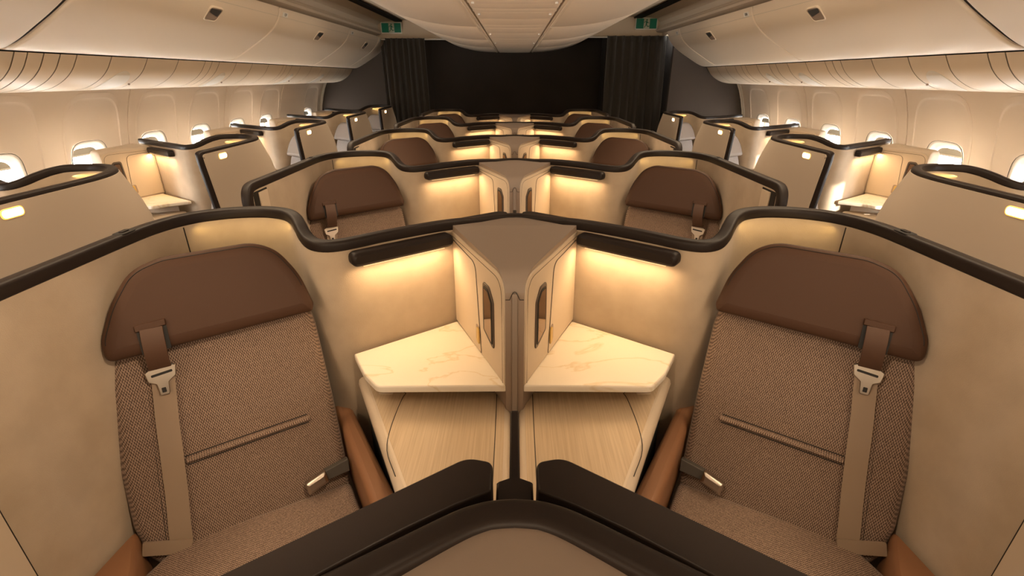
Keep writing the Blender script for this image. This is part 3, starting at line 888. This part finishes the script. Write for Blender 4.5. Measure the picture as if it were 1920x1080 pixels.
# glass-free outer skin ends: window bodies
def contour(ay, az, n=48, e=4):
    out = []
    for k in range(n):
        a = 2 * PI * k / n; c_, s_ = math.cos(a), math.sin(a)
        r = 1 / (abs(c_) ** e + abs(s_) ** e) ** (1 / e)
        out.append((ay * r * c_, az * r * s_))
    return out
def build_window(idx, side, yc, wins):
    X = lambda y, z: rx(z)
    r = empty(f'window_{idx}', (side * wx(WZ), yc, WZ)); tag(r, kind='structure')
    bx = side * wx(WZ)
    rings = []
    for ay, az, dx, absx in ((.158, .208, -.004, None), (.150, .200, -.005, None), (.140, .190, .004, None), (.122, .170, .055, 2.955), (.116, .162, .07, 2.975)):
        ring = []
        for y, z in contour(ay, az):
            x = X(y, WZ + z) + dx if absx is None else absx + (wx(WZ + z) - wx(WZ)) * .7
            ring.append((side * x - bx, y, z))
        rings.append(ring)
    n = 48; V = [p for q in rings for p in q]
    Fc = [(k * n + i, k * n + (i + 1) % n, (k + 1) * n + (i + 1) % n, (k + 1) * n + i) for k in range(len(rings) - 1) for i in range(n)]
    mesh('window_frame', V, Fc, 'frame', r, smooth=70)
    # the wide moulded bay around the window
    K = 96; rings2 = []
    def bay(sc_, xf):
        out = []
        for k in range(K):
            a = 2 * PI * k / K; c_, s_ = math.cos(a), math.sin(a)
            rr = sc_ / (abs(c_) ** RN + abs(s_) ** RN) ** (1 / RN)
            y = .015 + RH * rr * c_; z = .98 + (.495 if s_ > 0 else .40) * rr * s_
            out.append((y, z, xf(z)))
        return out
    rings2 = [bay(1.065, lambda z: wx(z) + .001), bay(1.062, lambda z: wx(z) - .0012), bay(1.0, lambda z: wx(z) - .0012), bay(.994, lambda z: wx(z) + .0005), bay(.982, lambda z: wx(z) + .006), bay(.965, lambda z: wx(z) + .0075)]
    inner = []
    for k in range(K):
        a = 2 * PI * k / K; c_, s_ = math.cos(a), math.sin(a); rr = 1 / (abs(c_) ** 4 + abs(s_) ** 4) ** .25
        y, z = .152 * rr * c_, WZ + .202 * rr * s_; inner.append((y, z, rx(z)))
    last = rings2[-1]
    for f_ in (.2, .4, .6, .8): rings2.append([(p[0] * (1 - f_) + q[0] * f_, p[1] * (1 - f_) + q[1] * f_, wx(p[1] * (1 - f_) + q[1] * f_) + .0075 * (1 - f_) + .036 * f_) for p, q in zip(last, inner)])
    rings2.append(inner)
    V = [(side * x - bx, y, z - WZ) for q in rings2 for y, z, x in q]
    Fc = [(k * K + i, k * K + (i + 1) % K, (k + 1) * K + (i + 1) % K, (k + 1) * K + i) for k in range(len(rings2) - 1) for i in range(K)]
    mesh('window_bay', V, Fc, 'wall', r, smooth=30)
    se = [(side * (X(y, WZ + z) - .006) - bx, y, z) for y, z in contour(.157, .207)]
    mesh('frame_seam', *tube(se, .0014, 5, closed=True, up=Vector((1, 0, 0))), 'dark', r)
    pane = [(side * (2.968 + (wx(WZ + z) - wx(WZ)) * .7) - bx, y, z) for y, z in contour(.120, .167)]
    pane2 = [(x + side * .004, y, z) for x, y, z in pane]
    mesh('pane', pane + pane2, [tuple(range(n)), tuple(range(n, 2 * n))] + [(i, (i + 1) % n, n + (i + 1) % n, n + i) for i in range(n)], 'glass', r)
    # partly lowered shade
    ct = [(y, z) for y, z in contour(.118, .163) if z > .112]
    ct = sorted(ct)
    zb = .118
    lower = [(ct[0][0], zb), (ct[-1][0], zb)]
    loop = [lower[0]] + [p for p in ct if p[1] > zb] + [lower[1]]
    xs = lambda z: side * (2.952 + (wx(WZ + z) - wx(WZ)) * .7) - bx
    V = [(xs(z), y, z) for y, z in loop] + [(xs(z) + side * .004, y, z) for y, z in loop]; m_ = len(loop)
    mesh('shade', V, [tuple(range(m_)), tuple(range(m_, 2 * m_))] + [(i, (i + 1) % m_, m_ + (i + 1) % m_, m_ + i) for i in range(m_)], 'shade', r)
    v, f = boxvf(-.006 + xs(zb), .002 + xs(zb), ct[0][0] + .004, ct[-1][0] - .004, zb - .008, zb + .002)
    mesh('shade_handle', v, f, 'frame', r, bevel=.001)
    area('window_portal', (side * 2.99, yc, WZ), (0, yc, WZ), .24, .33, 1, (1, 1, 1), portal=True)
i = 1
for side, ws_ in ((-1, winL), (1, winR)):
    for yc in ws_:
        build_window(i, side, yc, ws_); i += 1

# outer fuselage skin, so daylight enters only through the window openings
def fuselage(side, wins, yend, n_):
    zs = [0, .5, WZ - .20, WZ + .20, 1.4, 1.56, 1.75, 2.4]
    ys = [Y0 - .05] + sorted([q + d_ for q in wins for d_ in (-.155, .155)]) + [yend]
    V = []; Fc = []
    for y in ys:
        for z in zs: V.append((side * (3.0 if z < 2.0 else 2.9), y, z))
    nz = len(zs)
    for a in range(len(ys) - 1):
        for k in range(nz - 1):
            if k == 2 and any(ys[a] < q < ys[a + 1] for q in wins): continue
            Fc.append((a * nz + k, a * nz + k + 1, (a + 1) * nz + k + 1, (a + 1) * nz + k))
    V2 = [(x + side * .02, y, z) for x, y, z in V]; N = len(V)
    o = mesh(f'trim_{n_}', V + V2, Fc + [tuple(q + N for q in f) for f in Fc], 'cream'); tag(o, kind='structure')
fuselage(-1, winL, 7.7, 1); fuselage(1, winR, 7.7, 2)

# floor, ceiling, rear and front closures
def struct(name, v, f, m, **k):
    o = mesh(name, v, f, m, **k); tag(o, kind='structure'); return o
struct('floor', *boxvf(-3.0, 3.0, Y0, 7.7, -.05, 0), 'carpet')
cp = [(-1.87, 2.07), (-1.87, 2.108), (-1.815, 2.112), (-1.790, 2.124), (-1.782, 2.142), (-1.795, 2.158), (-1.83, 2.17), (-1.825, 2.23), (-1.78, 2.268), (-1.60, 2.285), (-1.30, 2.295), (-.9, 2.30), (0, 2.30)]
cp = cp + [(-x, z) for x, z in cp[-2::-1]]
V = [(x, y, z) for y in (Y0, 7.7) for x, z in cp] + [(x * 1.01, y, z + .02) for y in (Y0, 7.7) for x, z in cp]
n = len(cp); Fc = []
for k in range(n - 1):
    Fc += [(k, k + 1, n + k + 1, n + k), (2 * n + k, 2 * n + k + 1, 3 * n + k + 1, 3 * n + k)]
struct('ceiling', V, Fc, 'ceil', smooth=30)
# bulkheads: left at 7.6, right at 6.4, centre at 7.45
struct('wall_front_left', *boxvf(-3.03, -1.15, 7.60, 7.66, 0, 2.5), 'bulk')
struct('wall_front_right', *boxvf(1.90, 3.03, 6.42, 6.48, 0, 2.5), 'bulk')
struct('wall_front_leak_stop', *boxvf(1.955, 2.0, 6.48, 7.10, 0, 2.4), 'blackwall')  # return wall added to block the light leak beside the right bulkhead
struct('wall_front_centre', *boxvf(-1.15, 1.20, 7.42, 7.50, 0, 2.4), 'blackwall')
struct('wall_front_inner', *boxvf(1.20, 2.99, 7.10, 7.18, 0, 2.4), 'blackwall')
struct('wall_front_return', *boxvf(1.20, 1.24, 7.18, 7.50, 0, 2.4), 'blackwall')
struct('wall_end_leak_stop', *boxvf(-3.05, 3.05, 7.70, 7.75, -.05, 2.5), 'dark')  # unseen closure, added to stop daylight leaking in past the bulkheads
struct('wall_back', *boxvf(-3.0, 3.0, Y0 - .08, Y0, 0, 2.4), 'wall')
# end trims where the sidewall lining meets the bulkhead
def wtrim(side, y, n_):
    P = [(side * (wx(z) - .012), y, z) for z in (1.56, 1.508, 1.45, 1.35, 1.22, 1.1, .95, .7, .4, .02)]
    struct(f'trim_{n_}', *tube(P, .012, 8), 'frame')
    P = [(side * (wx(z) - .010), y - .045, z) for z in (1.56, 1.508, 1.45, 1.35, 1.22, 1.1, .95, .7, .4, .02)]
    struct(f'trim_{n_+1}', *tube(P, .006, 8), 'frame')
wtrim(-1, 7.585, 3); wtrim(1, 6.405, 5)
# lintels over the curtains
def lintel(x0, x1, y, n_):
    s = 1 if x1 > 0 else -1
    pts = [(x0, 2.075), (x1, 2.075), (x1, 2.30), (x0, 2.30)]
    v, f = boxvf(min(x0, x1), max(x0, x1), y, y + .10, 2.072, 2.305)
    struct(f'trim_{n_}', v, f, 'ceil', bevel=.012)
    return
lintel(-.6, -1.86, 7.30, 7); lintel(.6, 1.98, 6.90, 8)

# ------------------------------------------------------------------ side stowage bins
BP = [(1.790, 2.086), (1.797, 2.055), (1.812, 2.020), (1.845, 1.970), (1.905, 1.912), (1.990, 1.855), (2.090, 1.797), (2.170, 1.752), (2.235, 1.722), (2.275, 1.713), (2.315, 1.712), (2.40, 1.735), (2.70, 1.80), (2.85, 1.95), (2.85, 2.086)]
def build_bin(side, y0, y1, label, group, row_label, handle=True):
    t = empty('overhead_bin', (side * 2.2, (y0 + y1) / 2, 1.712)); tag(t, label, 'overhead bin', group)
    ox, oy, oz = t.location
    prof = catmull([Vector((a, z, 0)) for a, z in BP[:11]], 3); prof = [(p.x, p.y) for p in prof] + BP[11:]
    secs = [(y0 + .004, .010), (y0 + .006, .004), (y0 + .012, .0008), (y0 + .022, 0)]
    ys = secs + [(y1 - .022, 0), (y1 - .012, .0008), (y1 - .006, .004), (y1 - .004, .010)]
    V = []; Fc = []; n = len(prof)
    for y, d_ in ys:
        V += [(side * x - ox, y - oy, z - oz) for x, z in (inset(prof, d_) if d_ else prof)]
    for k in range(len(ys) - 1):
        for q in range(n): Fc.append((k * n + q, k * n + (q + 1) % n, (k + 1) * n + (q + 1) % n, (k + 1) * n + q))
    Fc += [tuple(range(n)), tuple(range((len(ys) - 1) * n, len(ys) * n))]
    mesh('bin_door', V, Fc, 'bin', t, smooth=50)
    gp = inset(prof, .016)  # backing inside the gap; its dark colour gives the wide gap its shade
    V = [(side * x - ox, y - oy, z - oz) for y in (y0 - .006, y0 + .03) for x, z in gp]
    mesh('gap_backing', V, [tuple(range(n)), tuple(range(n, 2 * n))] + [(q, (q + 1) % n, n + (q + 1) % n, n + q) for q in range(n)], 'dark' if y0 > 2.39 and y0 < 2.5 else 'shade', t)
    # hinge line near the top
    mesh('hinge_seam', *tube([(side * 1.8095 - ox, y - oy, 2.026 - oz) for y in (y0 + .01, y1 - .01)], .0012, 5), 'shade', t)
    if handle:
        yc = {2: 3.405, 4: 5.153, 5: 6.69}.get(int(y0 + .01)) if y0 > 2 else (y0 + y1) / 2
        c = Vector((side * 1.862, yc, 1.953)); d = Vector((side * .115, 0, -.112)).normalized()      # down the face
        nrm = Vector((-side * .70, 0, -.71)).normalized(); yy = Vector((0, 1, 0))
        def mp(a, b, h):
            q = c + yy * a + d * b + nrm * h
            return (q.x - ox, q.y - oy, q.z - oz)
        o1 = round_poly([(-.078, -.056), (.078, -.056), (.068, .050), (-.068, .050)], .034, 6)
        hb = mesh('latch_bezel', *slab(o1, [(0, -.012), (0, .002), (.003, .005), (.007, .005), (.010, -.002)], mp), 'bin', t, smooth=60)
        o2 = inset(o1, .0095)
        mesh('latch_recess', *slab(o2, [(0, -.008), (0, .0028)], mp), 'postgrey', hb)  # raised dark plate, stands in for the shaded inside of the finger pull
        pa = [(-.056, -.040), (.056, -.040), (.048, .010), (-.048, -.012)]
        mesh('latch_paddle', *slab(round_poly(pa, .010, 4), [(0, .002), (0, .0048)], mp), 'charcoal', hb)
    if row_label:
        yl = y0 + .10 if side < 0 else y0 + .10
        c = Vector((side * 1.803, yl, 2.045)); nrm = Vector((-side, 0, -.35)).normalized(); up = Vector((-side * .35, 0, 1)).normalized()
        def mp(a, b, h):
            q = c + Vector((0, 1, 0)) * a + up * b + nrm * h
            return (q.x - ox, q.y - oy, q.z - oz)
        pl = mesh('row_plate', *slab(round_poly([(-.045, -.016), (.045, -.016), (.045, .016), (-.045, .016)], .003, 3), [(0, -.002), (0, .004)], mp), 'frame', t)
        cu = bpy.data.curves.new('row_text', 'FONT'); cu.body = row_label; cu.size = .030; cu.align_x = 'CENTER'; cu.align_y = 'CENTER'; cu.extrude = .0004
        cu.materials.append(M['black'])
        tmp = bpy.data.objects.new('tmp', cu); col.objects.link(tmp); bpy.context.view_layer.update()
        tme = bpy.data.meshes.new_from_object(tmp.evaluated_get(bpy.context.evaluated_depsgraph_get())); bpy.data.objects.remove(tmp)
        to = link('row_text', tme, pl)
        z = nrm; x = Vector((0, 1 if side < 0 else -1, 0)); y = z.cross(x)
        x = y.cross(z)
        p = c + nrm * .0048
        to.matrix_local = Matrix(((x.x, y.x, z.x, p.x - ox), (x.y, y.y, z.y, p.y - oy), (x.z, y.z, z.z, p.z - oz), (0, 0, 0, 1)))
    return t
binsL = [(-1.8, .60), (.61, 2.385), (2.41, 4.225), (4.23, 5.93), (5.935, 7.14), (7.145, 7.595)]
labsL = [None, None, None, '15P', '17E', '17']
dl = ['behind the camera', 'partly out of frame at the top left corner', 'the largest one in full view', 'with a 15P row plate', 'next to last before the bulkhead', 'short last one by the dark bulkhead']
for (a, b), lb, d_ in list(zip(binsL, labsL, dl))[1:]:
    build_bin(-1, a, b, f'cream curved left overhead bin, {d_}', 'left overhead bins', lb, handle=(b < 7.3))
binsR = [(.61, 2.385), (2.41, 4.185), (4.19, 5.93), (5.935, 6.40)]
labsR = [None, None, '18A', '17A']
dr_ = ['partly out of frame at the top right corner', 'the largest one in full view', 'with an 18A row plate', 'short last one by the brown bulkhead']
for (a, b), lb, d_ in zip(binsR, labsR, dr_):
    build_bin(1, a, b, f'cream curved right overhead bin, {d_}', 'right overhead bins', lb, handle=(b < 6.2))
# filler behind the last bins of the near end
struct('trim_9', *boxvf(-2.9, -1.80, Y0, .60, 1.75, 2.09), 'bin', bevel=.02)
struct('trim_10', *boxvf(1.80, 2.9, Y0, .60, 1.75, 2.09), 'bin', bevel=.02)

# ------------------------------------------------------------------ passenger service panels
PP = [(2.318, 1.706), (2.335, 1.680), (2.372, 1.632), (2.430, 1.585), (2.510, 1.546), (2.580, 1.530), (2.650, 1.523), (2.735, 1.524), (2.75, 1.56), (2.62, 1.69)]
pL = [1.2, 1.8, 2.30, 2.486, 2.554, 2.641, 2.735, 2.837, 3.077, 3.372, 3.681, 3.996, 4.085, 4.186, 4.435, 4.706, 5.015, 5.331, 5.405, 5.53, 5.758, 6.071, 6.39, 6.70, 7.0, 7.08, 7.30, 7.595]
pR = [1.2, 1.8, 2.35, 2.536, 2.63, 2.879, 3.153, 3.472, 3.797, 3.894, 3.986, 4.248, 4.531, 4.729, 4.854, 5.1, 5.348, 5.45, 5.6, 5.85, 6.1, 6.40]
def psu(side, y0, y1, label, group, lamp):
    t = empty('service_panel', (side * 2.55, (y0 + y1) / 2, 1.523)); tag(t, label, 'service panel', group)
    ox, oy, oz = t.location
    prof = catmull([Vector((a, z, 0)) for a, z in PP[:8]], 3); prof = [(p.x, p.y) for p in prof] + PP[8:]
    ys = [(y0 + .0021, .0025), (y0 + .0037, 0), (y1 - .0037, 0), (y1 - .0021, .0025)]
    V = []; Fc = []; n = len(prof)
    for y, d_ in ys: V += [(side * x - ox, y - oy, z - oz) for x, z in (inset(prof, d_) if d_ else prof)]
    for k in range(3):
        for q in range(n): Fc.append((k * n + q, k * n + (q + 1) % n, (k + 1) * n + (q + 1) % n, (k + 1) * n + q))
    Fc += [tuple(range(n)), tuple(range(3 * n, 4 * n))]
    mesh('panel', V, Fc, 'bin', t, smooth=28)
    gp = inset(prof, -.0007)
    m_ = len(prof) - 2
    V = [(side * x - ox, y - oy, z - oz) for y in (y1 - .0022, y1 + .0022) for x, z in gp[:m_]]
    mesh('seam_shade_line', V, [(q, q + 1, m_ + q + 1, m_ + q) for q in range(m_ - 1)], 'seam', t)  # dark strip over the joint, standing in for the shaded gap
    if lamp:
        # oval reading-light fairing following the curve
        yc = (y0 + y1) / 2; hw = (y1 - y0) * .30
        V = []; Fc = []; K = 20
        path = [(2.372, 1.632), (2.42, 1.592), (2.48, 1.558), (2.54, 1.539), (2.60, 1.528)]
        pp = catmull([Vector((a, z, 0)) for a, z in path], 6); m_ = len(pp)
        cc = []
        for k in range(K * 2):
            an = 2 * PI * k / (2 * K)
            f_ = (1 - math.cos(an)) / 2 * (m_ - 1); i0 = min(m_ - 2, int(f_)); fr_ = f_ - i0
            p = pp[i0].lerp(pp[i0 + 1], fr_); cc.append((side * p.x - ox, yc + hw * math.sin(an) - oy, p.y - .0035 - oz))
        base = len(V); V = cc + [(x, y, z + .006) for x, y, z in cc]
        nn_ = 2 * K
        Fc = []
        for k in range(K):     # ladder fill between mirrored points keeps the curve
            a, b, c_, d_ = k, k + 1, (nn_ - k - 1) % nn_, (nn_ - k) % nn_
            q = [a, b, c_, d_] if a != d_ % nn_ else [a, b, c_]
            q = list(dict.fromkeys(q))
            if len(q) >= 3: Fc.append(tuple(q))
        Fc += [(k, (k + 1) % nn_, nn_ + (k + 1) % nn_, nn_ + k) for k in range(nn_)]
        lf = mesh('light_fairing', V, Fc, 'frame', t, smooth=60)
        bpy_c = []
        v, f = tube([(side * 2.47 - ox, y1 - .02 - oy, 1.560 - oz), (side * 2.466 - ox, y1 - .02 - oy, 1.552 - oz)], .006, 10)
        mesh('air_nozzle', v, f, 'postgrey', lf)
lampL = {3.077: 1, 4.186: 1, 5.53: 1, 6.39: 1}; lampR = {2.879: 1, 4.248: 1, 4.854: 1}
def psus(side, lst, lm):
    sd_ = SW[side]; n = len(lst) - 1
    for k, (a, b) in enumerate(zip(lst, lst[1:])):
        if b <= 2.3: d_ = 'out beyond the picture corner'
        lam = a in lm
        ordw = ['first', 'second', 'third', 'fourth', 'fifth', 'sixth', 'seventh', 'eighth', 'ninth', 'tenth', '11th', '12th', '13th', '14th', '15th', '16th', '17th', '18th', '19th', '20th', '21st', '22nd', '23rd', '24th', '25th', '26th', '27th', '28th']
        if b <= 2.31: continue
        wdt = 'narrow' if b - a < .13 else 'wide'
        lab = f'{wdt} cream service panel' + (' with oval fairing' if lam else '') + f' below {sd_} bins, {ordw[n - 1 - k]} from the bulkhead'
        psu(side, a, b, lab, f'{sd_} service panels', lam)
psus(-1, pL, lampL); psus(1, pR, lampR)
struct('trim_11', *boxvf(-2.75, -2.34, Y0, 2.30, 1.525, 1.70), 'bin', bevel=.03)
struct('trim_12', *boxvf(2.34, 2.75, Y0, 2.35, 1.525, 1.70), 'bin', bevel=.03)
def psu_back(side, y1, n_):  # dark backing that puts shade into the gaps between panels
    gp = inset(PP, .010); n = len(gp)
    V = [(side * x, y, z) for y in (2.2, y1) for x, z in gp]
    struct(f'trim_{n_}', V, [tuple(range(n)), tuple(range(n, 2 * n))] + [(q, (q + 1) % n, n + (q + 1) % n, n + q) for q in range(n)], 'dark')
psu_back(-1, 7.59, 17); psu_back(1, 6.395, 18)
for s, ye, n_ in ((-1, 7.6, 13), (1, 6.4, 14)):
    struct(f'trim_{n_}', *boxvf(min(s * 2.36, s * 2.9), max(s * 2.36, s * 2.9), Y0, ye, 1.70, 1.716), 'dark')

# ------------------------------------------------------------------ centre stowage bins
CPF = [(.222, 1.907), (.30, 1.908), (.40, 1.913), (.507, 1.924), (.62, 1.943), (.758, 1.977), (.86, 2.017), (.94, 2.060), (.985, 2.093), (.97, 2.12), (.90, 2.14), (.222, 2.14)]
def centre_bin(side, y0, y1, label):
    t = empty('centre_overhead_bin', (side * .6, (y0 + y1) / 2, 1.907)); tag(t, label, 'overhead bin', 'centre overhead bins')
    ox, oy, oz = t.location
    prof = catmull([Vector((a, z, 0)) for a, z in CPF[:9]], 3); prof = [(p.x, p.y) for p in prof] + CPF[9:]
    ys = [(y0 + .002, .012), (y0 + .005, .004), (y0 + .012, 0), (y1 - .012, 0), (y1 - .005, .004), (y1 - .002, .012)]
    V = []; Fc = []; n = len(prof)
    for y, d_ in ys: V += [(side * x - ox, y - oy, z - oz) for x, z in (inset(prof, d_) if d_ else prof)]
    for k in range(len(ys) - 1):
        for q in range(n): Fc.append((k * n + q, k * n + (q + 1) % n, (k + 1) * n + (q + 1) % n, (k + 1) * n + q))
    Fc += [tuple(range(n)), tuple(range((len(ys) - 1) * n, len(ys) * n))]
    mesh('bin_door', V, Fc, 'bin', t, smooth=50)
    # raised border along the service strip
    v, f = boxvf(side * .245 - .008 - ox, side * .245 + .008 - ox, y0 + .015 - oy, y1 - .015 - oy, 1.9035 - oz, 1.909 - oz)
    mesh('bin_lip', v, f, 'bin', t, bevel=.002)
cb_y = [1.1, 2.402, 3.68, 4.955, 6.16, 7.38]
cdesc = ['partly out of frame at the top', 'nearest in full view', 'middle of the row', 'second from the dark bulkhead', 'touching the dark bulkhead']
for s in (-1, 1):
    for k in range(5):
        centre_bin(s, cb_y[k], cb_y[k + 1], f'cream centre overhead bin, {SW[s]} half, {cdesc[k]}')
# centre service strip panels
sy = [1.5, 2.404, 2.51, 2.70, 2.83, 3.15, 3.50, 3.68, 3.77, 4.12, 4.69, 4.955, 5.19, 5.91, 6.16, 6.6, 7.0, 7.38]
words = ['first', 'second', 'third', 'fourth', 'fifth', 'sixth', 'seventh', 'eighth', 'ninth', 'tenth', '11th', '12th', '13th', '14th', '15th', '16th', '17th']
for k, (a, b) in enumerate(zip(sy, sy[1:])):
    t = empty('centre_service_panel', (0, (a + b) / 2, 1.90)); tag(t, f'cream panel in the strip between the centre bins, {words[len(sy) - 2 - k]} from the dark bulkhead', 'service panel', 'centre service panels')
    L = (b - a) / 2
    nx = 9
    prof = [(-L + .0015, .004), (-L + .005, -.002), (-L + .02, -.004), (0, -.005 if b - a > .15 else -.009), (L - .02, -.004), (L - .005, -.002), (L - .0015, .004)]
    V = []; Fc = []
    for y, z in prof:
        for q in range(nx):
            x = -.208 + .416 * q / (nx - 1)
            V.append((x, y, z + .004 + .004 * (x / .208) ** 2))
    for y, z in prof:
        for q in range(nx):
            x = -.208 + .416 * q / (nx - 1); V.append((x, y, .05))
    N = len(prof) * nx
    for i in range(len(prof) - 1):
        for q in range(nx - 1):
            Fc.append((i * nx + q, i * nx + q + 1, (i + 1) * nx + q + 1, (i + 1) * nx + q))
            Fc.append((N + i * nx + q, N + i * nx + q + 1, N + (i + 1) * nx + q + 1, N + (i + 1) * nx + q))
    for i in range(len(prof) - 1):
        Fc += [(i * nx, (i + 1) * nx, N + (i + 1) * nx, N + i * nx), (i * nx + nx - 1, (i + 1) * nx + nx - 1, N + (i + 1) * nx + nx - 1, N + i * nx + nx - 1)]
    for q in range(nx - 1):
        Fc += [(q, q + 1, N + q + 1, N + q), ((len(prof) - 1) * nx + q, (len(prof) - 1) * nx + q + 1, N + (len(prof) - 1) * nx + q + 1, N + (len(prof) - 1) * nx + q)]
    mesh('panel', V, Fc, 'bin', t, smooth=50)
    if k in (1, 4, 9, 12):
        for s in (-1, 1):
            v, f = tube([(s * .185, -L + .04, .002), (s * .185, -L + .04, -.006)], .007, 10)
            mesh('fastener', v, f, 'frame', t)
struct('trim_15', *boxvf(-.225, .225, Y0, 7.4, 1.955, 1.97), 'dark')
struct('trim_16', *boxvf(-.98, .98, Y0, 1.09, 1.93, 2.14), 'bin', bevel=.03)

# ------------------------------------------------------------------ vents, signs, curtains
for s, nm in ((-1, 'left'), (1, 'right')):
    t = empty('air_vent', (s * 1.545, 5.55, 2.272)); tag(t, f'dark slotted air vent in the {nm} aisle ceiling', 'air vent', None)
    mesh('vent_frame', *boxvf(-.05, .05, -.95, 1.05, -.001, .012), 'dark', t)
    for q in range(40):
        y = -.93 + q * .05
        mesh('slat', *boxvf(-.045, .045, y, y + .020, -.006, 0), 'postgrey', t) if q == 0 else None
        if q == 0: s0 = t.children[-1]
        else:
            c = s0.copy(); col.objects.link(c); c.parent = t; c.location = (0, q * .05, 0)

def exit_sign(x, y, z, label, rot=0):
    t = empty('exit_sign', (x, y, z)); tag(t, label, 'exit sign', None)
    mesh('sign_frame', *slab(round_poly([(-.142, -.069), (.142, -.069), (.142, .069), (-.142, .069)], .016, 5), [(0, 0), (0, .012), (.004, .016)], lambda a, b, h: (a, -h, b)), 'frame', t, smooth=50)
    mesh('green_face', *slab(round_poly([(-.128, -.056), (.128, -.056), (.128, .056), (-.128, .056)], .006, 4), [(0, .015), (0, .0175)], lambda a, b, h: (a, -h, b)), 'green', t)
    mesh('white_field', *boxvf(-.034, .040, -.0190, -.0170, -.054, .054), 'white', t)
    fx = lambda pts: [(a * 1.15, b) for a, b in pts]
    def pl(pts): return slab(fx(pts), [(0, .0188), (0, .0200)], lambda a, b, h: (a, -h, b))
    head = [(.002 + .0085 * math.cos(q * PI / 6), .039 + .0085 * math.sin(q * PI / 6)) for q in range(12)]
    torso = [(-.010, .028), (.008, .026), (.011, .016), (.004, -.006), (-.008, -.006), (-.006, .010)]
    arm1 = [(-.009, .028), (-.024, .020), (-.026, .006), (-.021, .006), (-.019, .016), (-.008, .020)]
    arm2 = [(.007, .026), (.018, .012), (.028, .010), (.028, .005), (.015, .006), (.006, .016)]
    leg1 = [(-.008, -.004), (-.010, -.022), (-.022, -.036), (-.028, -.046), (-.020, -.046), (-.012, -.034), (-.001, -.020), (.002, -.004)]
    leg2 = [(-.003, -.002), (.010, -.016), (.014, -.028), (.026, -.026), (.030, -.020), (.034, -.026), (.030, -.034), (.008, -.036), (.004, -.020), (-.006, -.010)]
    mesh('running_figure', *join(*[pl(q) for q in (head, torso, arm1, arm2, leg1, leg2)]), 'green', t)
    return t
exit_sign(-1.645, 7.299, 2.198, 'green running-man exit sign above the left curtain')
exit_sign(1.655, 6.899, 2.212, 'green running-man exit sign above the right curtain')

def curtain(x0, x1, y, z0, z1, pleats, label, lean=0.0, amp=.05):
    t = empty('aisle_curtain', ((x0 + x1) / 2, y, 0)); tag(t, label, 'curtain', None)
    nx = pleats * 12; nz = 26; V = []; Fc = []
    xc = (x0 + x1) / 2
    for kz in range(nz + 1):
        z = z0 + (z1 - z0) * kz / nz; tz = kz / nz
        for kx in range(nx + 1):
            u = kx / nx; ph = u * pleats * 2 * PI
            fl = 1 - .25 * tz
            yy = amp * fl * (abs(math.sin(ph / 2)) ** .7 * 2 - 1) + .006 * math.sin(ph * 2.3 + z * 3)
            x = x0 + (x1 - x0) * u + .010 * math.sin(ph + z * 1.5) + lean * (1 - tz) * (u - .5) - xc
            V.append((x, yy, z))
    for kz in range(nz):
        for kx in range(nx):
            a = kz * (nx + 1) + kx; Fc.append((a, a + 1, a + nx + 2, a + nx + 1))
    o = mesh('curtain_fabric', V, Fc, 'curtain', t, smooth=60)
    so2 = o.modifiers.new('th', 'SOLIDIFY'); so2.thickness = .003
    hem = [V[nz * (nx + 1) + kx] for kx in range(nx + 1)]
    return t
curtain(-1.72, -1.20, 7.22, .05, 2.072, 7, 'gathered charcoal curtain with narrow pleats, left aisle', lean=.06)
curtain(1.16, 1.90, 6.82, .05, 2.072, 7, 'gathered charcoal curtain with broad pleats, right aisle', lean=.05, amp=.065)
curtain(-1.84, -1.73, 7.42, .05, 2.06, 2, 'loose bunched curtain edge beside the left brown bulkhead', lean=-.02, amp=.02)
for s, y, xa, xb in ((-1, 7.33, .86, 1.80), (1, 6.93, .86, 1.80)):
    v, f = tube([(s * xa, y - .04, 2.062), (s * xb, y - .04, 2.062)], .010, 10)
    o = mesh('curtain_rail', v, f, 'frame'); tag(o, f'cream rail carrying the {SW[s]} aisle curtain', 'curtain rail')
# tie-back clip on the right curtain
t = empty('curtain_clip', (1.97, 6.78, 1.18)); tag(t, 'small dark tie-back clip with steel stud beside the right curtain', 'clip')
mesh('clip_body', *boxvf(-.05, .02, -.012, .012, -.015, .015), 'dark', t, bevel=.004)
mesh('stud', *tube([(.0, -.012, 0), (.0, -.020, 0)], .009, 10), 'metal', t)
